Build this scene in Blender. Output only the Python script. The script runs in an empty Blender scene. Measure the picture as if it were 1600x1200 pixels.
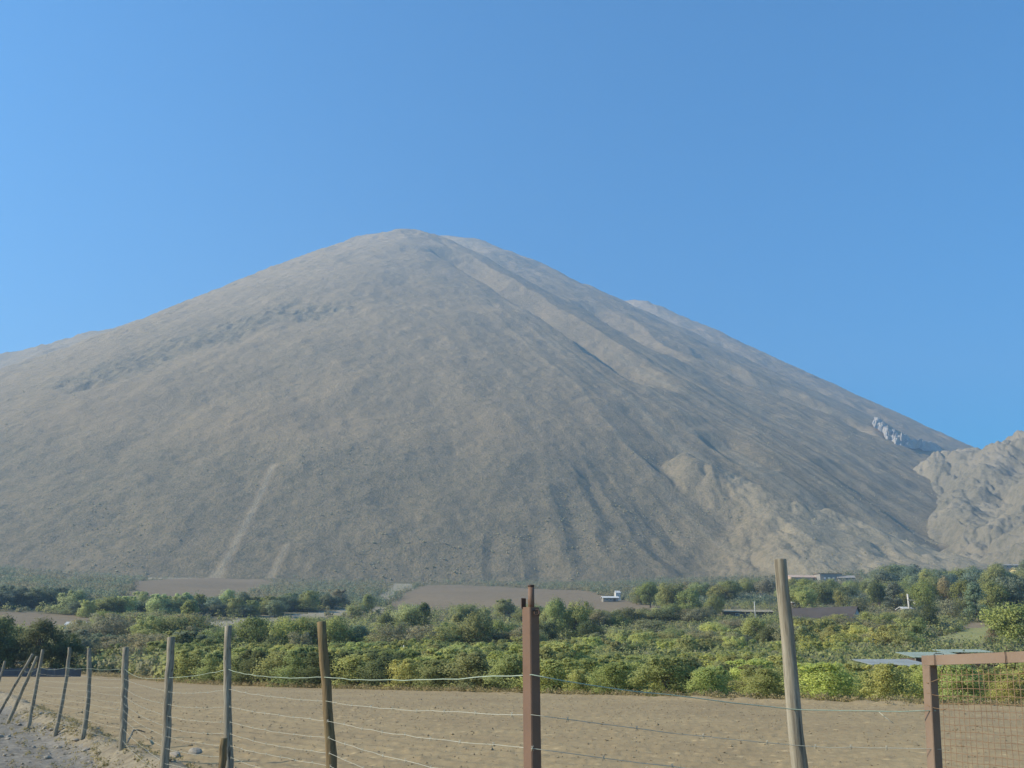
import bpy, math, random
import numpy as np
from mathutils import Vector, Matrix

SC = bpy.context.scene
COL = SC.collection
R = math.radians

# ------------------------------------------------------------------ camera
F, W, H = 1385.0, 1600.0, 1200.0          # photograph pixels
HORIZON = 1035.0
TH = math.atan((HORIZON - 600) / F)       # upward pitch
EYE = 1.5
cam_d = bpy.data.cameras.new('camera')
cam = bpy.data.objects.new('camera', cam_d)
COL.objects.link(cam)
cam_d.sensor_width = 36.0
cam_d.lens = 36.0 * F / W
cam_d.clip_start = 0.05
cam_d.clip_end = 12000
cam.location = (0, 0, EYE)
cam.rotation_euler = (math.pi / 2 + TH, 0, 0)
SC.camera = cam

# ------------------------------------------------------------------ sky, sun, exposure
SUN_ELEV, SUN_AZ = R(33), R(-100)           # azimuth measured from +Y towards +X
world = bpy.data.worlds.new('World')
SC.world = world
world.use_nodes = True
wn = world.node_tree
bg = wn.nodes['Background']
sky = wn.nodes.new('ShaderNodeTexSky')
sky.sky_type = 'NISHITA'
sky.sun_disc = False
sky.sun_elevation = SUN_ELEV
sky.sun_rotation = SUN_AZ
sky.altitude = 600
sky.air_density = 1.3
sky.dust_density = 0.5
sky.ozone_density = 4.0
hs = wn.nodes.new('ShaderNodeHueSaturation')
hs.inputs['Saturation'].default_value = 2.1
wn.links.new(sky.outputs[0], hs.inputs['Color'])
wn.links.new(hs.outputs[0], bg.inputs[0])
bg.inputs[1].default_value = 0.094

sun_d = bpy.data.lights.new('sun', 'SUN')
sun_d.energy = 4.5
sun_d.angle = R(0.53)
sun_d.color = (1.0, 0.90, 0.74)
sun = bpy.data.objects.new('sun', sun_d)
COL.objects.link(sun)
sdir = Vector((math.sin(SUN_AZ) * math.cos(SUN_ELEV), math.cos(SUN_AZ) * math.cos(SUN_ELEV), math.sin(SUN_ELEV)))
sun.rotation_euler = (-sdir).to_track_quat('-Z', 'Y').to_euler()
sun.location = (-50, -20, 80)

SC.view_settings.view_transform = 'Standard'
SC.view_settings.look = 'None'
SC.view_settings.exposure = 0.98
SC.view_settings.gamma = 1.0
SC.view_settings.use_curve_mapping = False
SC.cycles.volume_bounces = 1
SC.cycles.max_bounces = 6
SC.cycles.volume_step_rate = 4.0

# ------------------------------------------------------------------ picture geometry -> world
def ray(px, py):
    a, b = px - W / 2, H / 2 - py
    return np.array([a, F * math.cos(TH) - b * math.sin(TH), F * math.sin(TH) + b * math.cos(TH)])

def at(px, py, Y):
    """the point on the line of sight at forward distance Y"""
    d = ray(px, py)
    return np.array([0, 0, EYE]) + d * (Y / d[1])

def px_scale(Y):
    """metres per photograph pixel near the horizon"""
    return Y / math.hypot(F, HORIZON - 600)

# ------------------------------------------------------------------ numpy noise
_rs = np.random.RandomState(7)
_PERM = _rs.rand(512, 512)

def vnoise(x, y):
    xi, yi = np.floor(x).astype(np.int64), np.floor(y).astype(np.int64)
    fx, fy = x - xi, y - yi
    fx = fx * fx * (3 - 2 * fx); fy = fy * fy * (3 - 2 * fy)
    a = _PERM[xi & 511, yi & 511]; b = _PERM[(xi + 1) & 511, yi & 511]
    c = _PERM[xi & 511, (yi + 1) & 511]; d = _PERM[(xi + 1) & 511, (yi + 1) & 511]
    return (a * (1 - fx) + b * fx) * (1 - fy) + (c * (1 - fx) + d * fx) * fy * 1.0

def fbm(x, y, oct=4, gain=0.5):
    s = 0; amp = 1; tot = 0
    for i in range(oct):
        s = s + amp * (vnoise(x * 2 ** i + 17.3 * i, y * 2 ** i + 9.1 * i) - 0.5) * 2
        tot += amp; amp *= gain
    return s / tot

def sstep(a, b, x):
    t = np.clip((x - a) / (b - a), 0, 1)
    return t * t * (3 - 2 * t)

# ------------------------------------------------------------------ terrain heights
FP = np.array([-5.9, 13.6]); FD = np.array([-0.53, 0.848])       # fence line (point, direction away)
FN = np.array([FD[1], -FD[0]])                                   # towards the field

def fence_s(x, y):
    return (x - FP[0]) * FN[0] + (y - FP[1]) * FN[1]

E0 = np.array([-60.0, 99.0]); E1 = np.array([17.6, 31.5])        # far edge of the ploughed field
ED = (E1 - E0) / np.linalg.norm(E1 - E0); EN = np.array([-ED[1], ED[0]])

def edge_s(x, y):
    """metres past the field's far edge"""
    return (x - E0[0]) * EN[0] + (y - E0[1]) * EN[1]

_R = [0, 70, 110, 150, 220, 330, 500, 700, 1000, 2300]
_Z = [0, 0, 1.4, 4.2, 10.5, 22.5, 43, 62, 84, 150]

def valley(x, y):
    r = np.hypot(x, y)
    z = np.interp(r, _R, _Z)
    # soften the knots a little
    z = (z + np.interp(r * 0.93, _R, _Z) + np.interp(r * 1.07, _R, _Z)) / 3
    far = sstep(60, 200, r)
    z = z + far * fbm(x / 90, y / 90, 3) * np.clip(r / 130, 0, 4) * 0.9
    return z

def ground_z(x, y, fine=True):
    z = valley(x, y)
    s = fence_s(x, y); r = np.hypot(x, y)
    near = 1 - sstep(45, 70, r)
    # earth berm thrown up just inside the fence
    along = (x - FP[0]) * FD[0] + (y - FP[1]) * FD[1]
    c = 0.62 + 0.16 * fbm(along / 1.7, along * 0 + 3.1, 2)
    w = 0.34 + 0.08 * vnoise(along / 0.9, along * 0 + 8.7)
    hgt = 0.24 + 0.11 * fbm(along / 0.8, along * 0 + 5.5, 3)
    z = z + near * hgt * np.exp(-((s - c) / w) ** 2)
    # strip of heaped soil along the far edge of the field (right part)
    es = edge_s(x, y)
    z = z + 0.13 * np.exp(-((es + 0.7) / 0.55) ** 2) * (0.6 + 0.8 * vnoise(x * 1.3, y * 1.3)) * sstep(-15, 10, x)
    if fine:
        clod = fbm(x * 2.6, y * 2.6, 3) * 0.016 + np.maximum(0, fbm(x * 5.5 + 40, y * 5.5, 2)) * 0.030
        inf = sstep(0.9, 1.6, s) * (1 - sstep(-1, 1, es))
        furrow = 0.018 * np.sin((x * ED[0] + y * ED[1]) * 0.35 + es * 8.0 + 1.5 * fbm(x / 6, y / 6, 2))
        z = z + (clod + furrow) * inf * (1 - sstep(30, 80, r))
        stony = fbm(x * 7, y * 7, 3) * 0.03 * (1 - sstep(0.3, 1.0, s)) * sstep(-2.6, -1.2, s) * near
        z = z + stony + near * fbm(x * 6.1, y * 6.1, 3) * 0.035 * np.exp(-((s - c) / 0.5) ** 2)
        wheel = fbm(x * 0.8, y * 0.8, 3) * 0.02 * (1 - sstep(-2.0, -1.2, s))
        z = z + wheel
    return z

def hit(px, py, zf=None, rmin=3.0, rmax=2200.0, n=1400):
    d = ray(px, py)
    t = np.exp(np.linspace(math.log(rmin), math.log(rmax), n)) / math.hypot(d[0], d[1])
    X, Y, Z = d[0] * t, d[1] * t, EYE + d[2] * t
    g = (zf or (lambda a, b: ground_z(a, b, False)))(X, Y)
    k = np.argmax(Z < g)
    if not (Z < g).any():
        return None
    if k == 0:
        return np.array([X[0], Y[0], g[0]])
    a, b = Z[k - 1] - g[k - 1], Z[k] - g[k]
    f = a / (a - b)
    x, y = X[k - 1] + f * (X[k] - X[k - 1]), Y[k - 1] + f * (Y[k] - Y[k - 1])
    return np.array([x, y, float(ground_z(np.array([x]), np.array([y]), False)[0]) if zf is None else Z[k]])

def ang(px):
    d = ray(px, 940)
    return math.atan2(d[0], d[1])

# ------------------------------------------------------------------ materials
def new_mat(name):
    m = bpy.data.materials.new(name); m.use_nodes = True
    nt = m.node_tree
    return m, nt, nt.nodes['Principled BSDF']

def N(nt, typ, **kw):
    n = nt.nodes.new(typ)
    for k, v in kw.items():
        setattr(n, k, v)
    return n

def L(nt, a, b):
    nt.links.new(a, b)

def coords(nt, scale=(1, 1, 1), kind='Object'):
    tc = N(nt, 'ShaderNodeTexCoord')
    mp = N(nt, 'ShaderNodeMapping')
    mp.inputs['Scale'].default_value = scale
    L(nt, tc.outputs[kind], mp.inputs['Vector'])
    return mp.outputs['Vector']

def noise(nt, vec, scale, detail=5, rough=0.6, dist=0.0):
    n = N(nt, 'ShaderNodeTexNoise')
    n.inputs['Scale'].default_value = scale; n.inputs['Detail'].default_value = detail
    n.inputs['Roughness'].default_value = rough; n.inputs['Distortion'].default_value = dist
    if vec is not None:
        L(nt, vec, n.inputs['Vector'])
    return n.outputs['Fac']

def ramp(nt, fac, stops):
    r = N(nt, 'ShaderNodeValToRGB')
    e = r.color_ramp.elements
    while len(e) < len(stops):
        e.new(0.5)
    for i, (p, c) in enumerate(stops):
        e[i].position = p
        e[i].color = (c[0], c[1], c[2], 1) if hasattr(c, '__len__') else (c, c, c, 1)
    L(nt, fac, r.inputs['Fac'])
    return r.outputs['Color']

def mix(nt, fac, a, b, mode='MIX'):
    m = N(nt, 'ShaderNodeMix', data_type='RGBA', blend_type=mode)
    for s, v in ((m.inputs[0], fac), (m.inputs[6], a), (m.inputs[7], b)):
        if isinstance(v, (int, float)):
            s.default_value = v
        elif isinstance(v, tuple):
            s.default_value = (v[0], v[1], v[2], 1)
        else:
            L(nt, v, s)
    return m.outputs[2]

def bump(nt, h, bsdf, strength, dist):
    b = N(nt, 'ShaderNodeBump')
    b.inputs['Strength'].default_value = strength; b.inputs['Distance'].default_value = dist
    L(nt, h, b.inputs['Height']); L(nt, b.outputs[0], bsdf.inputs['Normal'])

def earth(name, c1, c2, c3, s_big, s_small, rough=0.95, bstr=0.6, bdist=0.05, stone=0.0):
    m, nt, b = new_mat(name)
    v = coords(nt)
    big = noise(nt, v, s_big, 5, 0.6)
    sm = noise(nt, v, s_small, 8, 0.7)
    col = mix(nt, ramp(nt, big, [(0.35, 0), (0.65, 1)]), c1, c2)
    col = mix(nt, ramp(nt, sm, [(0.45, 0), (0.72, 1)]), col, c3)
    if stone:
        vo = N(nt, 'ShaderNodeTexVoronoi'); vo.inputs['Scale'].default_value = stone
        L(nt, v, vo.inputs['Vector'])
        col = mix(nt, ramp(nt, vo.outputs['Distance'], [(0.05, 0.75), (0.22, 0.0)]), col, tuple(min(1, c * 1.45) for c in c2))
    L(nt, col, b.inputs['Base Color'])
    b.inputs['Roughness'].default_value = rough
    b.inputs['Specular IOR Level'].default_value = 0.15
    bump(nt, sm, b, bstr, bdist)
    return m

M = {}
M['field'] = earth('field soil', (0.305, 0.225, 0.118), (0.375, 0.28, 0.145), (0.265, 0.195, 0.105), 0.22, 3.2, bstr=0.6, bdist=0.05, stone=2.6)
M['verge'] = earth('stony verge', (0.215, 0.192, 0.148), (0.28, 0.25, 0.195), (0.13, 0.112, 0.085), 0.8, 6, bstr=0.9, bdist=0.05, stone=5)
M['road'] = earth('gravel road', (0.245, 0.235, 0.21), (0.29, 0.28, 0.25), (0.18, 0.17, 0.15), 0.6, 14, bstr=0.6, bdist=0.02, stone=16)
M['berm'] = earth('berm clay', (0.26, 0.215, 0.14), (0.34, 0.285, 0.185), (0.15, 0.12, 0.078), 1.3, 5, bstr=0.9, bdist=0.06)
M['valley'] = earth('valley soil', (0.13, 0.12, 0.060), (0.20, 0.165, 0.092), (0.075, 0.075, 0.04), 0.05, 0.7, bstr=0.5, bdist=0.2)
M['plough'] = earth('ploughed terrace', (0.215, 0.165, 0.100), (0.25, 0.19, 0.115), (0.17, 0.13, 0.08), 0.02, 0.5, bstr=0.3, bdist=0.2)
M['dirt'] = earth('pale dirt', (0.30, 0.26, 0.175), (0.35, 0.30, 0.20), (0.22, 0.19, 0.12), 0.06, 0.9, bstr=0.3, bdist=0.1)
M['meadow'] = earth('meadow grass', (0.24, 0.25, 0.085), (0.32, 0.29, 0.12), (0.17, 0.18, 0.065), 0.12, 1.1, bstr=0.7, bdist=0.2)
M['stone'] = earth('field stone', (0.33, 0.29, 0.22), (0.40, 0.35, 0.27), (0.22, 0.19, 0.145), 2, 14, bstr=0.4, bdist=0.02)

def rock_face(name, base, light, scrubc, grain, streak=True):
    """dry slope: colour by noise, with scrub and bare ground told by vertex attributes"""
    m, nt, b = new_mat(name)
    v = coords(nt)
    a1 = N(nt, 'ShaderNodeAttribute', attribute_name='scrub').outputs['Fac']
    a2 = N(nt, 'ShaderNodeAttribute', attribute_name='bare').outputs['Fac']
    a3 = N(nt, 'ShaderNodeAttribute', attribute_name='pale').outputs['Fac']
    big = noise(nt, v, 0.006, 5, 0.6)
    base = tuple(base)
    med = noise(nt, v, 0.045, 6, 0.7)
    fine = noise(nt, v, grain, 6, 0.75)
    col = mix(nt, ramp(nt, big, [(0.35, 0), (0.68, 1)]), base, tuple(c * 1.17 for c in base))
    col = mix(nt, mix(nt, a3, (0, 0, 0), (0.8, 0.8, 0.8)), col, light)
    col = mix(nt, ramp(nt, med, [(0.52, 0), (0.80, 0.45)]), col, tuple(c * 0.66 for c in base))
    # scattered bushes grow as dark specks
    finer = noise(nt, v, grain * 3.3, 5, 0.7)
    speck = ramp(nt, fine, [(0.47, 0), (0.58, 1)])
    speck2 = ramp(nt, finer, [(0.50, 0), (0.60, 1)])
    both = mix(nt, 0.5, speck, speck2)
    ground = mix(nt, mix(nt, a1, (0.0, 0.0, 0.0), (0.62, 0.62, 0.62)), col, tuple(c * 0.55 + s_ * 0.45 for c, s_ in zip(base, scrubc)))
    col = mix(nt, mix(nt, a1, (0.20, 0.20, 0.20), (0.85, 0.85, 0.85)), ground, mix(nt, both, ground, scrubc))
    col = mix(nt, a2, col, light)
    L(nt, col, b.inputs['Base Color'])
    b.inputs['Roughness'].default_value = 1.0
    b.inputs['Specular IOR Level'].default_value = 0.05
    bump(nt, mix(nt, 0.45, mix(nt, 0.5, fine, finer), med), b, 1.0, 3.6)
    return m

M['mountain'] = rock_face('mountain slope', (0.285, 0.218, 0.129), (0.38, 0.32, 0.21), (0.125, 0.123, 0.080), 0.16)
M['hill'] = rock_face('rocky hill', (0.265, 0.225, 0.155), (0.35, 0.295, 0.20), (0.115, 0.112, 0.072), 0.14)

def leaf_mat(name, trans=0.5):
    """leaf colour: the object's own colour, varied from leaf to leaf"""
    m, nt, b = new_mat(name)
    oi = N(nt, 'ShaderNodeObjectInfo')
    geo = N(nt, 'ShaderNodeNewGeometry')
    v = coords(nt)
    f1 = geo.outputs['Random Per Island']
    f2 = noise(nt, v, 1.3, 3, 0.6)
    dark = mix(nt, 1.0, oi.outputs['Color'], (0.84, 0.86, 0.86), 'MULTIPLY')
    lite = mix(nt, 1.0, oi.outputs['Color'], (1.30, 1.25, 1.05), 'MULTIPLY')
    c = mix(nt, f1, dark, lite)
    c2 = mix(nt, 1.0, oi.outputs['Color'], (1.12, 1.12, 0.85), 'MULTIPLY')
    c = mix(nt, ramp(nt, f2, [(0.45, 0), (0.7, 0.8)]), c, c2)
    L(nt, c, b.inputs['Base Color'])
    b.inputs['Roughness'].default_value = 0.75
    b.inputs['Specular IOR Level'].default_value = 0.2
    tr = N(nt, 'ShaderNodeBsdfTranslucent')
    L(nt, c, tr.inputs['Color'])
    ms = N(nt, 'ShaderNodeMixShader'); ms.inputs[0].default_value = trans
    out = nt.nodes['Material Output']
    L(nt, b.outputs[0], ms.inputs[1]); L(nt, tr.outputs[0], ms.inputs[2]); L(nt, ms.outputs[0], out.inputs[0])
    return m
M['leaf'] = leaf_mat('foliage')

def wood(name, a, b_, c):
    m, nt, b = new_mat(name)
    v = coords(nt, (14, 14, 0.9))
    n1 = noise(nt, v, 3.0, 8, 0.7, 0.4)
    n2 = noise(nt, coords(nt, (1, 1, 1)), 2.2, 4, 0.6)
    v3 = coords(nt, (9, 9, 2.5))
    n3 = noise(nt, v3, 1.7, 3, 0.5)
    col = mix(nt, ramp(nt, n1, [(0.40, 0), (0.60, 1)]), tuple(x * 0.8 for x in a), b_)
    col = mix(nt, ramp(nt, n2, [(0.4, 0), (0.75, 0.6)]), col, c)
    n4 = noise(nt, coords(nt, (30, 30, 0.7)), 2.0, 4, 0.6)
    col = mix(nt, ramp(nt, n4, [(0.60, 0), (0.66, 0.8)]), col, tuple(x * 0.4 for x in a))
    col = mix(nt, ramp(nt, n3, [(0.66, 0), (0.72, 0.85)]), col, tuple(x * 0.35 for x in a))
    L(nt, col, b.inputs['Base Color'])
    b.inputs['Roughness'].default_value = 0.9
    b.inputs['Specular IOR Level'].default_value = 0.15
    bump(nt, n1, b, 0.8, 0.006)
    return m
M['wood_grey'] = wood('weathered grey wood', (0.23, 0.20, 0.145), (0.38, 0.34, 0.25), (0.25, 0.205, 0.13))
M['wood_brown'] = wood('brown wood', (0.16, 0.115, 0.062), (0.25, 0.175, 0.090), (0.22, 0.18, 0.085))
M['trunk'] = wood('bark', (0.10, 0.082, 0.06), (0.17, 0.14, 0.105), (0.12, 0.10, 0.07))

def metal_paint(name, a, b_, c, scale=14, rough=0.65, metallic=0.0):
    m, nt, b = new_mat(name)
    v = coords(nt)
    n1 = noise(nt, v, scale, 8, 0.72)
    n2 = noise(nt, v, scale * 0.25, 5, 0.6)
    col = mix(nt, ramp(nt, n1, [(0.42, 0), (0.66, 1)]), a, b_)
    col = mix(nt, ramp(nt, n2, [(0.45, 0), (0.7, 0.8)]), col, c)
    L(nt, col, b.inputs['Base Color'])
    b.inputs['Roughness'].default_value = rough; b.inputs['Metallic'].default_value = metallic
    b.inputs['Specular IOR Level'].default_value = 0.3
    bump(nt, n1, b, 0.35, 0.002)
    return m
M['rust'] = metal_paint('rusted red steel', (0.200, 0.118, 0.072), (0.14, 0.086, 0.055), (0.25, 0.155, 0.10))
M['rust_dark'] = metal_paint('dark rust', (0.085, 0.055, 0.04), (0.06, 0.04, 0.03), (0.11, 0.065, 0.04))
M['rust_pink'] = metal_paint('faded red primer', (0.24, 0.165, 0.108), (0.17, 0.115, 0.075), (0.29, 0.21, 0.145))
M['wire'] = metal_paint('galvanised wire', (0.50, 0.48, 0.36), (0.38, 0.36, 0.26), (0.56, 0.54, 0.42), 30, 0.5)
M['wire_pale'] = metal_paint('pale green coated wire', (0.40, 0.48, 0.34), (0.34, 0.40, 0.28), (0.48, 0.52, 0.39), 30, 0.5)
M['mesh_wire'] = metal_paint('rusty mesh wire', (0.26, 0.16, 0.085), (0.33, 0.22, 0.12), (0.18, 0.11, 0.06), 30, 0.6)
M['plaster'] = metal_paint('white plaster', (0.60, 0.59, 0.54), (0.50, 0.49, 0.44), (0.66, 0.65, 0.60), 2, 0.9)
M['pink_wall'] = metal_paint('pale pink wall', (0.52, 0.37, 0.27), (0.45, 0.33, 0.24), (0.56, 0.42, 0.31), 1.5, 0.9)
M['grey_wall'] = metal_paint('grey concrete', (0.30, 0.28, 0.24), (0.25, 0.235, 0.20), (0.36, 0.33, 0.28), 1.5, 0.9)
M['brown_wall'] = metal_paint('dark board wall', (0.12, 0.085, 0.06), (0.09, 0.065, 0.05), (0.15, 0.11, 0.08), 2, 0.9)
M['yellow_wall'] = metal_paint('yellow wall', (0.58, 0.47, 0.20), (0.52, 0.42, 0.18), (0.62, 0.52, 0.25), 2, 0.9)
M['dark_roof'] = metal_paint('dark sheet roof', (0.080, 0.068, 0.058), (0.10, 0.085, 0.072), (0.06, 0.052, 0.045), 2, 1.0)
M['brown_roof'] = metal_paint('brown roof', (0.20, 0.13, 0.085), (0.16, 0.11, 0.075), (0.24, 0.17, 0.11), 2, 0.9)
M['tin'] = metal_paint('corrugated zinc roof', (0.25, 0.27, 0.245), (0.31, 0.33, 0.30), (0.18, 0.19, 0.17), 3, 0.75, 0.0)
M['tin_green'] = metal_paint('green corrugated roof', (0.26, 0.31, 0.235), (0.32, 0.36, 0.285), (0.19, 0.22, 0.17), 3, 0.75, 0.0)
M['glass'] = metal_paint('dark window', (0.05, 0.055, 0.06), (0.04, 0.045, 0.05), (0.06, 0.06, 0.06), 5, 0.25)
M['sheet'] = metal_paint('blue grey plastic sheet', (0.075, 0.085, 0.095), (0.10, 0.11, 0.12), (0.06, 0.07, 0.08), 1.2, 0.7)
M['pole_paint'] = metal_paint('pale concrete pole', (0.55, 0.53, 0.47), (0.48, 0.46, 0.41), (0.6, 0.58, 0.52), 4, 0.9)

# ------------------------------------------------------------------ object helpers
def mesh_np(name, V, Fq, mat, smooth=False):
    me = bpy.data.meshes.new(name)
    V = np.asarray(V, dtype=np.float32); Fq = np.asarray(Fq, dtype=np.int32)
    k = Fq.shape[1]
    me.vertices.add(len(V)); me.vertices.foreach_set('co', V.ravel())
    me.loops.add(Fq.size); me.loops.foreach_set('vertex_index', Fq.ravel())
    me.polygons.add(len(Fq))
    me.polygons.foreach_set('loop_start', np.arange(0, Fq.size, k, dtype=np.int32))
    me.polygons.foreach_set('loop_total', np.full(len(Fq), k, dtype=np.int32))
    me.polygons.foreach_set('use_smooth', np.full(len(Fq), smooth, dtype=bool))
    me.update(calc_edges=True)
    if mat is not None:
        me.materials.append(mat)
    return me

def link(name, me, parent=None, loc=None):
    o = bpy.data.objects.new(name, me)
    COL.objects.link(o)
    if parent is not None:
        o.parent = parent
    if loc is not None:
        o.location = loc
    return o

def tag(o, label=None, cat=None, group=None, kind=None):
    if label: o['label'] = label
    if cat: o['category'] = cat
    if group: o['group'] = group
    if kind: o['kind'] = kind
    return o

def thing(name, label, cat, loc=(0, 0, 0), rz=0, group=None):
    o = bpy.data.objects.new(name, None); COL.objects.link(o)
    o.empty_display_size = 0.3
    o.location = loc; o.rotation_euler = (0, 0, rz)
    return tag(o, label, cat, group)

class MB:
    def __init__(s): s.v = []; s.f = []
    def add(s, vs, fs):
        b = len(s.v); s.v += [tuple(map(float, p)) for p in vs]; s.f += [tuple(i + b for i in f) for f in fs]
    def box(s, x0, x1, y0, y1, z0, z1):
        s.add([(x0, y0, z0), (x1, y0, z0), (x1, y1, z0), (x0, y1, z0), (x0, y0, z1), (x1, y0, z1), (x1, y1, z1), (x0, y1, z1)],
              [(0, 3, 2, 1), (4, 5, 6, 7), (0, 1, 5, 4), (1, 2, 6, 5), (2, 3, 7, 6), (3, 0, 4, 7)])
    def tube(s, pts, rad, n=10, jit=0.0, rnd=None, cap=True):
        pts = [Vector(p) for p in pts]
        rad = rad if hasattr(rad, '__len__') else [rad] * len(pts)
        up = Vector((0.13, 0.31, 1)).normalized()
        rings = []
        for i, p in enumerate(pts):
            d = (pts[min(i + 1, len(pts) - 1)] - pts[max(i - 1, 0)]).normalized()
            u = d.cross(up if abs(d.dot(up)) < 0.95 else Vector((1, 0, 0))).normalized(); w = d.cross(u)
            if abs(d.z) > 0.7:
                u = (Vector((1, 0, 0)) - d * d.x).normalized(); w = d.cross(u)
            rings.append([p + (u * math.cos(2 * math.pi * k / n) + w * math.sin(2 * math.pi * k / n)) * rad[i] * (1 + (rnd.uniform(-jit, jit) if rnd else 0)) for k in range(n)])
        b = len(s.v)
        for r_ in rings: s.v += [tuple(q) for q in r_]
        for i in range(len(rings) - 1):
            for k in range(n):
                a0 = b + i * n + k; a1 = b + i * n + (k + 1) % n
                s.f.append((a0, a1, a1 + n, a0 + n))
        if cap:
            s.f.append(tuple(b + k for k in reversed(range(n)))); s.f.append(tuple(b + (len(rings) - 1) * n + k for k in range(n)))
    def build(s, name, mat, parent=None, smooth=False, loc=None):
        me = bpy.data.meshes.new(name); me.from_pydata(s.v, [], s.f); me.materials.append(mat)
        if smooth:
            me.polygons.foreach_set('use_smooth', [True] * len(me.polygons))
        me.update()
        return link(name, me, parent, loc)

# ------------------------------------------------------------------ MOUNTAIN, HILLS (heightfields round ridge lines)
def ridge_pts(lst):
    return [at(px, py, Y) for px, py, Y in lst]

PEAK = at(630, 354, 1500)

def tents(X, Y, ridges, rnd_=14.0):
    """height of the highest tent over the ridge lines; each ridge: (points, slope left side, slope right side)"""
    out = np.full(X.shape, -1e3)
    for pts, kl, kr in ridges:
        best = np.full(X.shape, -1e3)
        for a, b in zip(pts[:-1], pts[1:]):
            dx, dy = b[0] - a[0], b[1] - a[1]
            L2 = dx * dx + dy * dy
            t = np.clip(((X - a[0]) * dx + (Y - a[1]) * dy) / L2, 0, 1)
            cx, cy = a[0] + t * dx, a[1] + t * dy
            d = np.hypot(X - cx, Y - cy)
            side = (X - a[0]) * dy - (Y - a[1]) * dx            # >0: to the right of a->b
            sn = side / (math.sqrt(L2) * np.maximum(d, 1e-3))
            k = kl + (kr - kl) * (0.5 + 0.5 * np.clip(sn, -1, 1))
            z = a[2] + t * (b[2] - a[2]) - k * (np.sqrt(d * d + rnd_ * rnd_) - rnd_)
            best = np.maximum(best, z)
        s = 5.0
        m = np.maximum(out, best)
        out = m + s * np.log(np.exp((out - m) / s) + np.exp((best - m) / s)) - 0
    return out

def carve(X, Y, grooves):
    """ravines: a steep left wall and a long gentle right side"""
    out = np.zeros(X.shape)
    for pts, D, wl, wr in grooves:
        n = len(pts) - 1
        best = np.zeros(X.shape); bd = np.full(X.shape, 1e9)
        for i, (p, q) in enumerate(zip(pts[:-1], pts[1:])):
            dx, dy = q[0] - p[0], q[1] - p[1]; L_ = math.hypot(dx, dy)
            t = np.clip(((X - p[0]) * dx + (Y - p[1]) * dy) / (L_ * L_), 0, 1)
            ex, ey = X - p[0] - t * dx, Y - p[1] - t * dy
            d = np.hypot(ex, ey)
            left = (ex * dy - ey * dx) < 0                     # uphill wall, on the left in the picture
            left = ex < 0
            w = np.where(left, wl, wr)
            fade = sstep(0, 0.22, (i + t) / n) * sstep(1.0, 0.8, (i + t) / n)
            g = np.clip(1 - d / w, 0, 1)
            val = D * fade * g * (1 - 0.25 * g)
            near = d < bd
            best = np.where(near, val, best); bd = np.minimum(bd, d)
        out = out + best
    return out

def polar_sheet(a0, a1, na, r0, r1, nr):
    A = np.linspace(a0, a1, na); Rr = np.exp(np.linspace(math.log(r0), math.log(r1), nr))
    AA, RR = np.meshgrid(A, Rr)
    return RR * np.sin(AA), RR * np.cos(AA), na, nr

def grid_faces(na, nr):
    i = np.arange(nr - 1)[:, None] * na + np.arange(na - 1)[None, :]
    return np.stack([i, i + 1, i + 1 + na, i + na], -1).reshape(-1, 4)

def sheet_obj(name, X, Y, Z, na, nr, mat, keep=None, attrs=None):
    V = np.stack([X.ravel(), Y.ravel(), Z.ravel()], -1)
    Fq = grid_faces(na, nr)
    if keep is not None:
        Fq = Fq[keep]
        used = np.zeros(len(V), bool); used[Fq.ravel()] = True
        idx = np.cumsum(used) - 1
        V = V[used]; Fq = idx[Fq]
        if attrs: attrs = {k: v.ravel()[used] for k, v in attrs.items()}
    me = mesh_np(name, V, Fq, mat, True)
    if attrs:
        for k, v in attrs.items():
            at_ = me.attributes.new(k, 'FLOAT', 'POINT'); at_.data.foreach_set('value', np.ascontiguousarray(v.ravel(), dtype=np.float32))
    o = link(name, me); o['kind'] = 'structure'
    return o

def radial(X, Y):
    a = np.arctan2(X - PEAK[0], PEAK[1] - Y)          # 0 = towards the camera, + = right
    d = np.hypot(X - PEAK[0], Y - PEAK[1])
    return a, d

K = 0.735
MAIN = [
    (ridge_pts([(630, 355, 1500), (658, 357, 1502), (690, 366, 1500)]), K, K),
    (ridge_pts([(630, 355, 1500), (600, 358, 1500), (560, 366, 1499), (552, 376, 1498), (510, 394, 1496), (480, 408, 1494), (400, 434, 1488), (300, 466, 1480), (200, 500, 1470), (100, 528, 1460), (0, 549, 1450), (-200, 590, 1435), (-500, 660, 1410)]), K, K),
]
BACK = [
    (ridge_pts([(684, 367, 1800), (704, 367, 1810), (740, 369, 1820), (790, 388, 1810), (850, 416, 1780), (905, 440, 1755), (942, 456, 1730)]), 0.72, 0.72),
    (ridge_pts([(942, 456, 1730), (985, 488, 1650), (1030, 516, 1570)]), 0.735, 0.735),
]
FAR = [
    (ridge_pts([(930, 476, 2080), (1000, 471, 2060), (1060, 496, 2030), (1160, 546, 1980), (1280, 601, 1920), (1400, 652, 1850), (1490, 692, 1790), (1560, 715, 1740), (1700, 760, 1690)]), 0.72, 0.72),
]
HILL = [
    (ridge_pts([(1488, 700, 975), (1535, 698, 960), (1560, 688, 950), (1585, 678, 940), (1620, 672, 930), (1700, 640, 930), (1850, 600, 930)]), 0.70, 0.70),
    (ridge_pts([(1585, 678, 940), (1540, 735, 860), (1500, 775, 800), (1515, 830, 700)]), 0.72, 0.7),
    (ridge_pts([(1700, 640, 930), (1640, 730, 800), (1600, 800, 690), (1610, 860, 610)]), 0.70, 0.7),
]

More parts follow.
